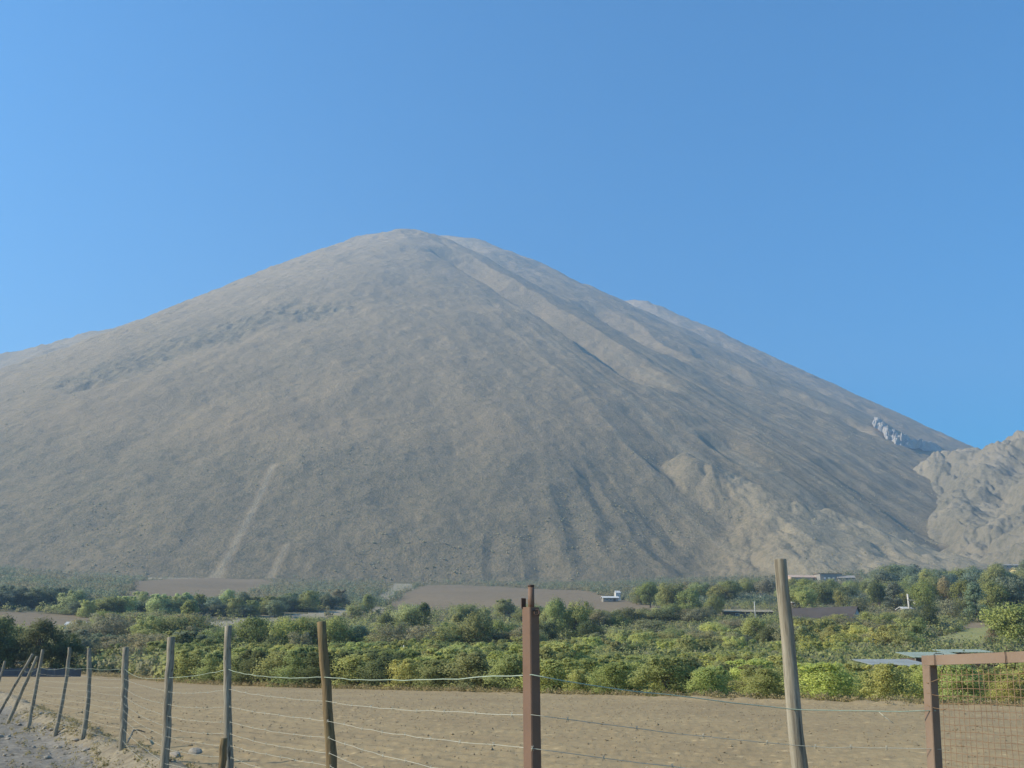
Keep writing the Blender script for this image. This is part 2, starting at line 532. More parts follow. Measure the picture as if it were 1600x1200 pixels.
def proud(lst):
    """points a little in front of the main slope along their line of sight"""
    out = []
    for px, py, k in lst:
        h = hit(px, py, lambda x, y: np.maximum(np.maximum(tents(x, y, MAIN), tents(x, y, BACK)), valley(x, y)), 380, 1700, 2500)
        out.append(at(px, py, h[1] * k))
    return out
SPUR = [
    (proud([(1140, 728, 1.01), (1160, 740, .985), (1185, 754, .97), (1240, 775, .955), (1290, 784, .95), (1345, 812, .95), (1400, 832, .955), (1480, 862, .965), (1560, 893, .98)]), 0.80, 0.85),
    (proud([(1185, 754, .97), (1200, 790, .965), (1218, 830, .975), (1228, 872, .985)]), 0.80, 0.6),
    (proud([(1240, 775, .95), (1240, 815, .93), (1250, 865, .95)]), 0.62, 0.6),
    (proud([(1345, 812, .95), (1320, 840, .93), (1285, 880, .95)]), 0.5, 0.5),
    (proud([(1400, 832, .955), (1440, 868, .94), (1430, 900, .96)]), 0.42, 0.42),
    (proud([(1072, 694, .992), (1085, 702, .985), (1098, 716, .99)]), 0.9, 0.9),
]

def project(X, Y, Z):
    """picture row and column of a world point, used to read the photograph's patches off onto the slope"""
    z = Z - EYE
    u = Y * math.cos(TH) + z * math.sin(TH)
    v = -Y * math.sin(TH) + z * math.cos(TH)
    return W / 2 + F * X / u, H / 2 - F * v / u

def anyslope(x, y):
    return np.maximum(np.maximum(tents(x, y, MAIN), tents(x, y, BACK)), np.maximum(tents(x, y, FAR), valley(x, y)))
GROOVES = []
_g = [hit(px_, py_, lambda x, y: tents(x, y, MAIN), 380, 1900, 2500) for px_, py_ in [(668, 372), (705, 388), (790, 437), (868, 484), (960, 545), (1040, 596)]]
GROOVES.append(([p_ for p_ in _g if p_ is not None], 34, 34, 55))
for pl, D_, wl_, wr_ in [
    ([(985, 655), (1040, 694), (1080, 728), (1130, 770), (1175, 812), (1205, 850), (1210, 885)], 13, 20, 45),
    ([(1090, 650), (1150, 690), (1180, 712)], 12, 18, 40),
    ([(918, 676), (948, 712), (985, 765), (1020, 815), (1060, 862), (1080, 888)], 5.5, 12, 26),
    ([(905, 690), (925, 735), (950, 790), (968, 840)], 4, 10, 22),
    ([(1000, 740), (1040, 790), (1080, 830), (1110, 870)], 5.5, 14, 28),
    ([(815, 775), (832, 820), (845, 860), (850, 898)], 3.5, 8, 16),
    ([(765, 790), (770, 835), (776, 890)], 3, 7, 12),
    ([(870, 730), (890, 780), (905, 830), (925, 880)], 3, 9, 18),
    ([(1250, 690), (1330, 735), (1400, 780), (1480, 835)], 12, 22, 50),
    ([(440, 462), (465, 466), (485, 472)], 6, 16, 30),
    ([(1050, 530), (1150, 577), (1240, 615), (1310, 645), (1374, 672)], 46, 40, 70),
    ([(900, 462), (945, 490), (1000, 522), (1050, 548)], 26, 30, 60),
]:
    pp = [hit(px_, py_, anyslope, 380, 1900, 2500) for px_, py_ in pl]
    GROOVES.append(([p_ for p_ in pp if p_ is not None], D_, wl_, wr_))
na, nr = 1150, 740
X, Y, na, nr = polar_sheet(R(-50), R(44), na, 430, 2000, nr)
a, d = radial(X, Y)
Z = tents(X, Y, MAIN, 6.0)
ZB = tents(X, Y, BACK, 14.0) + fbm(X / 50 + 9, Y / 50, 4) * 4
m_ = np.maximum(Z, ZB)
Z = m_ + 2.0 * np.log(np.exp((Z - m_) / 2.0) + np.exp((ZB - m_) / 2.0))
base = valley(X, Y) - 6
# gullies fanning out from the summit, deepest on the right flank's foot
dn = np.clip(d / 1100, 0, 1.2)
fan = fbm(a * 14, d / 900, 4, 0.55)
gm = sstep(0.2, 0.5, a) * sstep(330, 700, d)
g2 = 1 - np.abs(fbm(a * 26 + 0.6 * fbm(X / 120, Y / 120, 2), d / 700, 3, 0.55)) * 2.2
Z = Z + fan * 1.2 * sstep(60, 500, d) + gm * (g2 - 0.5) * 2.0 * sstep(0.75, 0.15, a - 0.45)
Z = Z + fbm(X / 70, Y / 70, 5, 0.55) * 6.0 + fbm(X / 14, Y / 14, 3) * 1.2
# rough crags on the left shoulder
left = sstep(0.25, -1.0, a)
Z = Z + left * (np.maximum(0, fbm(X / 34, Y / 34, 4, 0.6)) * 6) * sstep(60, 250, d)
Z = np.where(d < 90, Z + fbm(X / 12, Y / 12, 3) * 2.4, Z)
hump = fbm(X / 9, Y / 7, 2)
Z = Z + left * hump * 1.4
Z = Z - carve(X + 5 * fbm(X / 30, Y / 30, 3), Y + 5 * fbm(X / 30 + 7, Y / 30, 3), GROOVES)
def eroded(X, Y, ridges, rough_):
    """rocky ridge: tents cut by branching erosion channels"""
    wx, wy = X + 14 * fbm(X / 60, Y / 60, 3), Y + 14 * fbm(X / 60 + 5, Y / 60 + 3, 3)
    z = tents(X, Y, ridges, 9.0)
    ch = np.abs(fbm(wx / 42, wy / 70, 3)); ch2 = np.abs(fbm(wx / 17 + 4, wy / 26, 3)); ch3 = np.abs(fbm(wx / 7, wy / 9, 2))
    return z - (1 - np.clip(ch * 3.2, 0, 1)) * rough_ * 1.3 - (1 - np.clip(ch2 * 3, 0, 1)) * rough_ * 0.55 - (1 - np.clip(ch3 * 3, 0, 1)) * rough_ * 0.22 + fbm(wx / 24, wy / 24, 4, 0.65) * rough_, ch, ch2
SZ, sch, sch2 = eroded(X, Y, SPUR, 2.3)
pale = sstep(-13, 10, SZ - Z + 9 * fbm(X / 17, Y / 17, 4)) * sstep(-260, -60, -np.hypot(X - SPUR[0][0][3][0], Y - SPUR[0][0][3][1]) + 120)
pale = pale * (0.40 + 0.60 * sstep(ang(1160), ang(1300), np.arctan2(X, Y)))
m_ = np.maximum(Z, SZ)
Z = m_ + 2.5 * np.log(np.exp((Z - m_) / 2.5) + np.exp((SZ - m_) / 2.5))
s = 9.0
m_ = np.maximum(Z, base)
Z = m_ + s * np.log(np.exp((Z - m_) / s) + np.exp((base - m_) / s)) - s * math.log(2) * 1.0
Z = Z - sstep(560, 430, np.hypot(X, Y)) * 20
rel = Z - valley(X, Y)
scrub = sstep(135, 70, rel + 34 * fbm(X / 120, Y / 120, 4) - 10 * sstep(0.1, 0.5, a))
scrub = np.maximum(scrub, left * 0.40 * sstep(-0.15, 0.35, fbm(X / 90, Y / 90, 4)) * sstep(120, 260, rel))
scrub = np.maximum(scrub, gm * 0.45)
scrub = np.maximum(scrub, 0.30 + 0.28 * fbm(X / 70 + 4, Y / 70, 4))
_cr = [hit(*p, lambda x, y: np.maximum(tents(x, y, MAIN), valley(x, y)), 300, 1700, 2500) for p in [(120, 575), (230, 542), (330, 508), (440, 472), (500, 470)]]
_dd = np.full(X.shape, 1e9)
for p_, q_ in zip(_cr[:-1], _cr[1:]):
    _dx, _dy = q_[0] - p_[0], q_[1] - p_[1]
    _t = np.clip(((X - p_[0]) * _dx + (Y - p_[1]) * _dy) / (_dx * _dx + _dy * _dy), 0, 1)
    _dd = np.minimum(_dd, np.hypot(X - p_[0] - _t * _dx, Y - p_[1] - _t * _dy))
_cm = sstep(60, 10, _dd + 25 * fbm(X / 40, Y / 40, 3))
scrub = np.maximum(scrub, _cm)
Z = Z - _cm * np.abs(fbm(X / 16, Y / 16, 3)) * 6
bare = gm * sstep(0.55, 0.9, g2) * 0.30
# two footpaths running down the left flank
def path_mask(ptsw, wid):
    out = np.zeros(X.shape)
    for p, q in zip(ptsw[:-1], ptsw[1:]):
        dx, dy = q[0] - p[0], q[1] - p[1]
        t = np.clip(((X - p[0]) * dx + (Y - p[1]) * dy) / (dx * dx + dy * dy), 0, 1)
        dd = np.hypot(X - p[0] - t * dx, Y - p[1] - t * dy)
        out = np.maximum(out, sstep(wid, wid * 0.4, dd))
    return out
mz = lambda x, y: np.maximum(tents(x, y, MAIN), valley(x, y))
P1 = [hit(*p, mz, 300, 1700, 2500) for p in [(318, 890), (345, 858), (365, 828), (395, 770), (430, 700)]]
P2 = [hit(*p, mz, 300, 1700, 2500) for p in [(398, 892), (425, 862), (450, 820)]]
bare = np.maximum(bare, path_mask(P1, 2.4) * 0.5)
bare = np.maximum(bare, path_mask(P1[:2], 4.5) * 0.45)
bare = np.maximum(bare, path_mask(P2, 2.2) * 0.35)
scrub = scrub * (1 - 0.60 * pale) * (1 - path_mask(P1, 5)) * (1 - path_mask(P2, 4))
mountain = sheet_obj('mountain', X, Y, Z, na, nr, M['mountain'], attrs={'scrub': scrub, 'bare': bare, 'pale': pale})
tag(mountain, 'tall dry cone shaped mountain rising over the valley')
MZ = (X.copy(), Y.copy(), Z.copy(), scrub.copy())

def side_hill(name, label, ridges, a0, a1, r0, r1, na, nr, mat, rough_, bare_, scrub_, rise=0):
    X, Y, na, nr = polar_sheet(R(a0), R(a1), na, r0, r1, nr)
    if name == 'rocky_hill':
        Z0 = eroded(X, Y, ridges, rough_)[0]
    else:
        Z0 = tents(X, Y, ridges, 16.0)
    Z = Z0 + fbm(X / 60, Y / 60, 5, 0.6) * rough_ * 1.5 + fbm(X / 18, Y / 18, 4, 0.65) * rough_ * 0.55
    rg = 1 - np.abs(fbm(X / 45 + 3, Y / 45, 3)) * 2
    Z = Z + rg * rough_ * 0.9
    if name in ('back_slope', 'far_ridge'):
        Z = Z - carve(X + 5 * fbm(X / 30, Y / 30, 3), Y + 5 * fbm(X / 30 + 7, Y / 30, 3), GROOVES)
    b = valley(X, Y) - 14
    s = 5.0
    m_ = np.maximum(Z, b)
    Z = m_ + s * np.log(np.exp((Z - m_) / s) + np.exp((b - m_) / s))
    bare = bare_ * sstep(0.0, 0.55, fbm(X / 40 + 9, Y / 40, 4)) * sstep(0.2, 0.8, rg)
    scrub = scrub_ * sstep(-0.5, 0.3, fbm(X / 55, Y / 55, 4))
    o = sheet_obj(name, X, Y, Z, na, nr, mat, attrs={'scrub': scrub, 'bare': bare})
    tag(o, label)
    return o

0 and side_hill('back_slope', 'bare ridge running down behind the right flank of the mountain', BACK, -12, 44, 600, 2150, 760, 520, M['mountain'], 2.8, 0.2, 0.25)
side_hill('far_ridge', 'farthest bare ridge forming the right skyline of the mountain', FAR, 2, 44, 800, 2650, 520, 480, M['mountain'], 3.6, 0.2, 0.3)
side_hill('rocky_hill', 'rough rocky hill at the right end of the valley', HILL, 16, 44, 480, 1250, 560, 520, M['hill'], 5.5, 0.7, 0.9)
0 and side_hill('spur', 'pale rocky spur at the foot of the right flank', SPUR, 5, 40, 430, 1000, 760, 560, M['hill'], 4.6, 0.8, 0.55)

# pale cliff outcrop high on the right skyline
def outcrop():
    """one craggy band of bedrock standing out of the slope"""
    rnd = random.Random(5)
    path = [(1368, 640), (1380, 652), (1390, 664), (1404, 674), (1422, 682), (1446, 686), (1478, 690)]
    n, m = 64, 9
    vs, fs = [], []
    for i in range(n + 1):
        u = i / n * (len(path) - 1); k = min(int(u), len(path) - 2); f = u - k
        px = path[k][0] + (path[k + 1][0] - path[k][0]) * f; py = path[k][1] + (path[k + 1][1] - path[k][1]) * f
        wid = 15 * (1 - 0.55 * i / n) * (0.7 + 0.6 * float(vnoise(np.array([i * 0.35]), np.array([2.0]))[0]))
        for j in range(m + 1):
            v = j / m
            h = hit(px - 5 * v + rnd.uniform(-.8, .8), py + 4 + wid * v, anyslope, 600, 2300, 2500)
            e = math.sin(math.pi * min(1, max(0, v))) * math.sin(math.pi * min(1, max(0.0, i / n))) ** 0.4
            q = abs(float(fbm(np.array([i * 0.22]), np.array([j * 0.45]), 3)[0]))
            up = -3 + e * (4 + 13 * q) + rnd.uniform(-1.5, 1.5) * e
            vs.append((h[0], h[1] - up * 0.5, h[2] + up))
    for i in range(n):
        for j in range(m):
            a_ = i * (m + 1) + j
            fs.append((a_, a_ + 1, a_ + m + 2, a_ + m + 1))
    mb = MB(); mb.add(vs, fs)
    return mb

# ------------------------------------------------------------------ VALLEY FLOOR, FIELD, ROAD: one polar grid shared out between surfaces
A_dense = np.linspace(R(-48), R(48), 901)
A_out = np.concatenate([np.linspace(R(-180), R(-50), 40), A_dense, np.linspace(R(50), R(180), 40)])
R_g = np.exp(np.linspace(math.log(0.6), math.log(2700), 650))
AA, RR = np.meshgrid(A_out, R_g)
GX, GY = RR * np.sin(AA), RR * np.cos(AA)
GZ = ground_z(GX, GY)
gna, gnr = len(A_out), len(R_g)
cx = (GX[:-1, :-1] + GX[1:, 1:]) / 2; cy = (GY[:-1, :-1] + GY[1:, 1:]) / 2
S = fence_s(cx, cy); ES = edge_s(cx, cy); RC = np.hypot(cx, cy)
wob = fbm(cx / 1.5, cy / 1.5, 3)
reg = np.zeros(cx.shape, int)                                   # 0 = valley
inside = (ES < 0.35 + 0.5 * wob)
reg[inside & (S > 1.05 + 0.25 * wob)] = 1                        # ploughed field
reg[inside & (S <= 1.05 + 0.25 * wob) & (S > 0.2 + 0.2 * wob)] = 2   # berm
reg[inside & (S <= 0.2 + 0.2 * wob)] = 3                         # stony verge
reg[inside & (S <= -1.55 + 0.3 * wob)] = 4                       # gravel road
reg[(reg != 0) & (RC > 130)] = 0

def in_poly(px, py, poly):
    ins = np.zeros(px.shape, bool)
    n = len(poly); j = n - 1
    for i in range(n):
        xi, yi = poly[i]; xj, yj = poly[j]
        c = ((yi > py) != (yj > py)) & (px < (xj - xi) * (py - yi) / (yj - yi + 1e-9) + xi)
        ins ^= c; j = i
    return ins

def wpoly(pts):
    out = []
    for p in pts:
        h = hit(*p)
        if h is not None: out.append((h[0], h[1]))
    return out

patches = [
    (5, [(185, 938), (200, 925), (215, 908), (300, 903), (415, 904), (428, 912), (400, 925), (355, 938), (270, 945), (215, 945)]),
    (6, [(588, 940), (595, 928), (612, 912), (650, 912), (640, 922), (600, 944)]),
    (7, [(604, 946), (640, 924), (668, 914), (800, 917), (905, 922), (940, 930), (1010, 945), (1080, 958), (1000, 968), (900, 958), (840, 950), (700, 950), (660, 958), (640, 950)]),
    (8, [(-60, 957), (20, 956), (110, 960), (150, 964), (145, 985), (60, 990), (-60, 985)]),
    (9, [(320, 985), (330, 972), (400, 962), (500, 957), (560, 950), (600, 948), (600, 956), (500, 966), (430, 970), (350, 985)]),
    (10, [(975, 1003), (1000, 998), (1040, 991), (1065, 992), (1060, 1000), (1000, 1012), (960, 1012), (850, 1015), (800, 1010), (870, 1004)]),
    (11, [(1110, 1014), (1150, 1004), (1175, 1005), (1170, 1016), (1120, 1020)]),
    (12, [(1452, 1016), (1455, 1000), (1480, 990), (1510, 982), (1560, 978), (1640, 978), (1640, 1020)]),
    (13, [(1500, 981), (1515, 973), (1560, 971), (1580, 976), (1560, 980)]),
    (14, [(-60, 901), (100, 902), (200, 902), (330, 901), (330, 903.5), (200, 905), (100, 905), (-60, 904)]),
]
pt_names = {5: ('ploughed_terrace', M['plough']), 6: ('stubble_terrace', M['dirt']), 7: ('ploughed_terrace', M['plough']), 8: ('fallow_field', M['plough']),
            9: ('dirt_track', M['dirt']), 10: ('dirt_track', M['dirt']), 11: ('dirt_track', M['dirt']), 12: ('meadow', M['meadow']), 13: ('dirt_clearing', M['plough']), 14: ('dirt_track', M['dirt'])}
for k, poly in patches:
    wp = wpoly(poly)
    rr = [math.hypot(*q) for q in wp]
    if len(wp) > 2:
        jx = cx + 1.2 * fbm(cx / 5, cy / 5, 2) * np.clip(RC / 200, 0, 3); jy = cy + 2.5 * fbm(cx / 7 + 5, cy / 7, 2) * np.clip(RC / 200, 0, 3)
        reg[(in_poly(jx, jy, wp)) & (reg == 0)] = k
GM = {0: ('ground', M['valley']), 1: ('ploughed_field', M['field']), 2: ('earth_berm', M['berm']), 3: ('stony_verge', M['verge']), 4: ('gravel_road', M['road'])}
GM.update(pt_names)
for k, (nm, mt) in GM.items():
    keep = (reg == k).ravel()
    if keep.any():
        sheet_obj(nm, GX, GY, GZ, gna, gnr, mt, keep=keep)
# close the small disc under the camera
me = mesh_np('ground_disc', [(0.75 * math.cos(t), 0.75 * math.sin(t), -0.03) for t in np.linspace(0, 2 * math.pi, 33)[:-1]], [list(range(32))], M['road'])
o = link('road_centre', me); o['kind'] = 'structure'

def gz(x, y):
    return float(ground_z(np.array([x]), np.array([y]))[0])

def foot_at(px, py):
    h = hit(px, py, lambda a, b: a * 0.0)
    return h

# ------------------------------------------------------------------ FENCE POSTS
ring_rnd = random.Random(11)
def wooden_post(label, top, foot, r_top, r_foot, bend=(0, 0, 0), mat='wood_grey', group='wooden fence posts', nseg=14, seed=0):
    """top, foot: world points; the post is sunk a little"""
    rnd = random.Random(seed)
    top = Vector(top); foot = Vector(foot)
    ax = (foot - top).normalized()
    foot2 = foot + ax * 0.12
    base = Vector((foot.x, foot.y, foot.z))
    pts, rad = [], []
    for i in range(nseg + 1):
        t = i / nseg
        p = foot2.lerp(top, t) - base
        p += Vector(bend) * math.sin(math.pi * t) + Vector((rnd.uniform(-1, 1), rnd.uniform(-1, 1), 0)) * r_top * 0.16
        pts.append(p); rad.append((r_foot + (r_top - r_foot) * t) * (1 + rnd.uniform(-0.07, 0.07)))
    pts.append(pts[-1] - ax * r_top * 0.12); rad.append(r_top * 0.86)
    mb = MB(); mb.tube(pts, rad, 12, 0.05, rnd)
    # split head and knots
    o = mb.build('fence_post', M[mat], None, True, base)
    tag(o, label, 'fence post', group)
    return o

LEAN = [  # label, top px, foot px, depth (None: the foot is in view), radii, bend
    ('cut off leaning post tip at the far left edge of the picture', (8, 1033), (-10, 1075), 27.0, 0.045, (0, 0, 0)),
    ('strongly leaning grey post, leftmost of the leaning pair', (51, 1022), (-3, 1116), None, 0.055, (0, 0, 0)),
    ('strongly leaning grey post, right one of the leaning pair', (58, 1026), (12, 1131), None, 0.055, (0, 0, 0)),
    ('slightly leaning thin post just right of the leaning pair', (67, 1015), (44, 1140), None, 0.05, (0, 0, 0)),
    ('thin crooked post between the leaning posts and the bowed post', (109, 1012), (84, 1157), None, 0.048, (0.04, 0, 0)),
    ('bowed post with a bulge to the right, standing at the stones', (139, 1013), (126, 1170), None, 0.052, (0.055, 0, 0)),
    ('pale sided thick post with a broken top beside the earth berm', (196, 1012), (188, 1195), None, 0.068, (0.01, 0, 0)),
]
fence_tops = {}
for i, (lab, tp, fp, dep, rad, bend) in enumerate(LEAN):
    if dep is None:
        f = foot_at(*fp)
    else:
        f = at(fp[0], fp[1], dep)
    gzf = gz(f[0], f[1])
    f = np.array([f[0], f[1], gzf])
    t = at(tp[0], tp[1], f[1] + 0.05)
    wooden_post(lab, t, f, rad * 0.72, rad * 0.88, bend, 'wood_grey', seed=i + 1)
    fence_tops[i] = (t, f)

NEAR = [  # label, top px, second px low on the axis, depth, r_top, r_foot, bend, material
    ('grey post with a lighter left side, third wooden post from the rusty steel post', (268, 996), (257, 1200), 10.4, 0.042, 0.052, (0.0, 0, 0), 'wood_grey'),
    ('crooked knotty grey post with the short stake at its foot', (356, 978), (361, 1200), 7.9, 0.030, 0.038, (-0.02, 0, 0), 'wood_grey'),
    ('brown bent post left of the rusty steel post', (503, 972), (516, 1200), 5.9, 0.029, 0.037, (0.006, 0, 0), 'wood_brown'),
    ('tall smooth grey post between the steel post and the gate', (1220, 875), (1250, 1200), 3.95, 0.028, 0.038, (-0.004, 0, 0), 'wood_grey'),
]
near_axis = []
for i, (lab, tp, lp, dep, r1, r2, bend, mt) in enumerate(NEAR):
    t = at(tp[0], tp[1], dep); l = at(lp[0], lp[1], dep)
    dv = (l - t) / (l[2] - t[2])
    f = t + dv * (0 - t[2])
    f[2] = gz(f[0], f[1])
    wooden_post(lab, t, f, r1, r2, bend, mt, seed=20 + i)
    near_axis.append((t, f))
# short stake at the foot of the knotty post
t = at(350, 1154, 7.6); f = np.array([t[0] + 0.01, t[1], gz(t[0], t[1])])
wooden_post('short cut off stake standing against the knotty post', t, f, 0.030, 0.034, (0, 0, 0), 'wood_brown', 'short stakes', seed=40)

# ---- rusty steel post
def steel_post():
    Yp = 3.62
    t = at(829, 948, Yp); l = at(832, 1200, Yp)
    dv = (l - t) / (l[2] - t[2]); f = t + dv * (0 - t[2])
    root = thing('steel_post', 'rusty red square steel post with a thinner pipe on top', 'fence post', (f[0], f[1], gz(f[0], f[1])))
    hgt = t[2]
    hw = 0.0255
    ang_ = R(45 - 3)
    lean = Vector((dv[0], dv[1], 0)) * 1.0
    def P(x, y, z):
        c, s = math.cos(ang_), math.sin(ang_)
        return (x * c - y * s + lean.x * z, x * s + y * c + lean.y * z, z)
    def prism(mb, x0, x1, y0, y1, z0, z1, bev=0.004):
        ring = [(x0 + bev, y0), (x1 - bev, y0), (x1, y0 + bev), (x1, y1 - bev), (x1 - bev, y1), (x0 + bev, y1), (x0, y1 - bev), (x0, y0 + bev)]
        zs = [z0 + (z1 - z0) * i / 12 for i in range(13)]
        vs = [P(x, y, z) for z in zs for x, y in ring]
        fs = [(i * 8 + k, i * 8 + (k + 1) % 8, (i + 1) * 8 + (k + 1) % 8, (i + 1) * 8 + k) for i in range(12) for k in range(8)]
        fs += [tuple(reversed(range(8))), tuple(96 + k for k in range(8))]
        mb.add(vs, fs)
    mb = MB(); prism(mb, -hw, hw, -hw, hw, -0.25, hgt)
    mb.build('post_tube', M['rust'], root)
    mb = MB()
    tp = at(828, 916, Yp)[2]
    mb.tube([P(0.002, -0.002, hgt - 0.02), P(0.002, -0.002, tp)], 0.0125, 14)
    mb.build('top_pipe', M['rust'], root, True)
    mb = MB(); mb.tube([P(0.002, -0.002, tp), P(0.002, -0.002, tp + 0.007)], 0.0135, 14)
    mb.build('pipe_cap', M['rust_dark'], root, True)
    # latch plate left and hinge eye right
    mb = MB(); prism(mb, -hw - 0.004, -hw + 0.020, hw - 0.006, hw - 0.001, hgt - 0.005, hgt + 0.035, 0.001)
    mb.build('latch_plate', M['rust_dark'], root)
    ey = at(839, 957, Yp - 0.03)
    c0 = Vector((ey[0] - f[0], ey[1] - f[1], ey[2] - gz(f[0], f[1])))
    mb = MB()
    pts = [c0 + Vector((0.010 * math.cos(u), 0.004 * math.sin(u), 0.010 * math.sin(u))) for u in np.linspace(0, 2 * math.pi, 15)]
    mb.tube(pts, 0.0035, 7, cap=False)
    mb.tube([c0 + Vector((-0.028, 0.01, 0.012)), c0 + Vector((-0.008, 0, 0.006))], 0.0035, 7)
    mb.build('hinge_eye', M['rust_dark'], root, True)
    ey = at(841, 949, Yp - 0.03)
    return root, f, t, Yp
steel, s_f, s_t, s_Y = steel_post()

# ------------------------------------------------------------------ GATE (steel frame with wire mesh), behind the last post
def gate():
    Y0, Y1 = 3.80, 3.08
    tl = at(1452, 1031, Y0)                                 # axis of the top left corner
    tr = at(1720, 1021, Y1)
    ground = gz(tl[0], tl[1])
    root = thing('wire_mesh_gate', 'rusty square tube gate with fine wire mesh at the right edge', 'gate', (tl[0], tl[1], ground))
    o3 = Vector((tl[0], tl[1], ground))
    U = Vector((tr[0] - tl[0], tr[1] - tl[1], 0)); Lg = U.length; U.normalize()
    Nn = Vector((U.y, -U.x, 0))                              # towards the camera
    zt = tl[2] - ground
    slope = (tr[2] - tl[2]) / Lg
    def pt(u, n, z): return U * u + Nn * n + Vector((0.085 * (z - zt), 0, z + slope * u))
    def bar(mb, u0, u1, n0, n1, z0, z1, bv=0.003):
        # bevelled bar between two corners of the frame's own axes
        vs = [pt(u, n, z) for z in (z0, z1) for u, n in ((u0 + bv, n0), (u1 - bv, n0), (u1, n0 + bv), (u1, n1 - bv), (u1 - bv, n1), (u0 + bv, n1), (u0, n1 - bv), (u0, n0 + bv))]
        fs = [(k, (k + 1) % 8, 8 + (k + 1) % 8, 8 + k) for k in range(8)] + [tuple(reversed(range(8))), tuple(range(8, 16))]
        mb.add(vs, fs)
    h = 0.021
    mb = MB(); bar(mb, -h, h, -h, h, 0.06, zt - h - 0.001); mb.build('stile', M['rust_pink'], root)
    mb = MB(); bar(mb, Lg - h, Lg + h, -h, h, 0.06, zt - h - 0.001); mb.build('stile', M['rust_pink'], root)
    mb = MB(); bar(mb, -h - 0.004, Lg + h, -h + 0.002, h - 0.002, zt - h, zt + h - 0.004); mb.build('top_rail', M['rust_pink'], root)
    mb = MB(); bar(mb, h + 0.001, Lg - h - 0.001, -h, h, 0.10, 0.10 + 2 * h); mb.build('bottom_rail', M['rust_pink'], root)
    # mesh: square cells of about 27 mm
    rnd = random.Random(3)
    mb = MB(); cell = 0.0265; r = 0.0012
    nu = int((Lg - 2 * h) / cell)
    for i in range(1, nu + 1):
        u = h + i * cell
        off = rnd.uniform(-0.002, 0.002)
        pts = [pt(u + off + 0.002 * math.sin(z * 9 + i), -0.012 + 0.0012 * ((j % 2) * 2 - 1), z) for j, z in enumerate(np.linspace(0.10, zt - h - (0.004 if i % 5 else -0.002), 40))]
        mb.tube(pts, r, 4, cap=False)
    nz = int((zt - 0.12) / cell)
    for k in range(nz):
        z = zt - 0.060 - k * cell
        us = np.linspace(h + 0.012, Lg - h, 46)
        sag = rnd.uniform(-0.003, 0.003)
        pts = [pt(u, -0.012 - 0.0012 * ((j % 2) * 2 - 1), z + sag * math.sin(u * 5 + k) + 0.0015 * math.sin(u * 31 + k)) for j, u in enumerate(us)]
        mb.tube(pts, r, 4, cap=False)
    mb.build('mesh_panel', M['mesh_wire'], root)
    # tie wires: from the stile to the mesh, and loops round the top rail
    for z0, z1, n_ in ((zt - 0.086, zt - 0.072, 0), (zt - 0.124, zt - 0.140, 1), (zt - 0.172, zt - 0.190, 2)):
        mb = MB()
        mb.tube([pt(-0.002, h + 0.002, z0), pt(0.010, h + 0.004, z0 - 0.004), pt(0.026, 0.01, (z0 + z1) / 2 - 0.004), pt(0.050, -0.008, z1), pt(0.068, -0.010, z1 + 0.003)], 0.0013, 6)
        mb.build('tie_wire', M['mesh_wire'], root, True)
    for px in (1468, 1580):
        u = None
        best = min(np.linspace(0, Lg, 400), key=lambda q: abs(project(np.array(tl[0] + U.x * q), np.array(tl[1] + U.y * q), np.array(EYE))[0] - px))
        mb = MB()
        q = best
        e = h + 0.003
        loop = [(q, e, zt - h - 0.012), (q + 0.001, e, zt), (q - 0.001, e, zt + h), (q, 0, zt + h + 0.002), (q, -e, zt + h), (q, -e, zt - h), (q, -0.012, zt - h - 0.03)]
        mb.tube([pt(*w) for w in loop], 0.0016, 6)
        mb.tube([pt(q - 0.001, e - 0.01, zt + h), pt(q + 0.003, e - 0.008, zt + h + 0.012), pt(q - 0.003, e - 0.006, zt + h + 0.02)], 0.0013, 6)
        mb.build('tie_loop', M['rust_dark'], root, True)
    return root, tl
gate_root, g_tl = gate()
# stone under the gate's hinge side keeps it off the soil
# ------------------------------------------------------------------ FENCE WIRES
wrnd = random.Random(21)
def attach(t, f, z, side=-0.0):
    k = (z - f[2]) / (t[2] - f[2])
    return f + (t - f) * k
posts_line = []                                             # (axis top, axis foot, depth) from far left to the gate
for i in range(7):
    t_, f_ = fence_tops[i]
    posts_line.append((t_, f_))
posts_line += near_axis[:3]
posts_line.append((np.array(s_t), np.array([s_f[0], s_f[1], 0.0])))
posts_line.append(near_axis[3])
posts_line.append((np.array([g_tl[0], g_tl[1], g_tl[2]]), np.array([g_tl[0], g_tl[1], 0.0])))
r_off = [0.05] * 6 + [0.072, 0.062, 0.043, 0.040, 0.036, 0.034, 0.022]
wire_h = [1.43, 1.28, 1.15, 1.03, 0.92, 0.82, 0.70, 0.55, 0.38]
near_rows = {9: [1046, 1077, 1104, 1128, 1146, 1165, 1183], 10: [1058, 1095, 1126, 1152, 1176, 1196],
             11: [1054, 1116, 1168], 12: [1108, 1164], 13: [1110, 1170]}
names = ['topmost pale wire of the fence', 'second wire from the top of the fence', 'third wire from the top of the fence', 'fourth wire from the top of the fence',
         'fifth wire from the top of the fence', 'sixth wire from the top of the fence', 'seventh wire from the top of the fence', 'eighth wire from the top of the fence', 'lowest wire of the fence']
def row_z(py, p):
    d = ray(800, py); Yd = p[1]
    return EYE + d[2] * Yd / d[1]
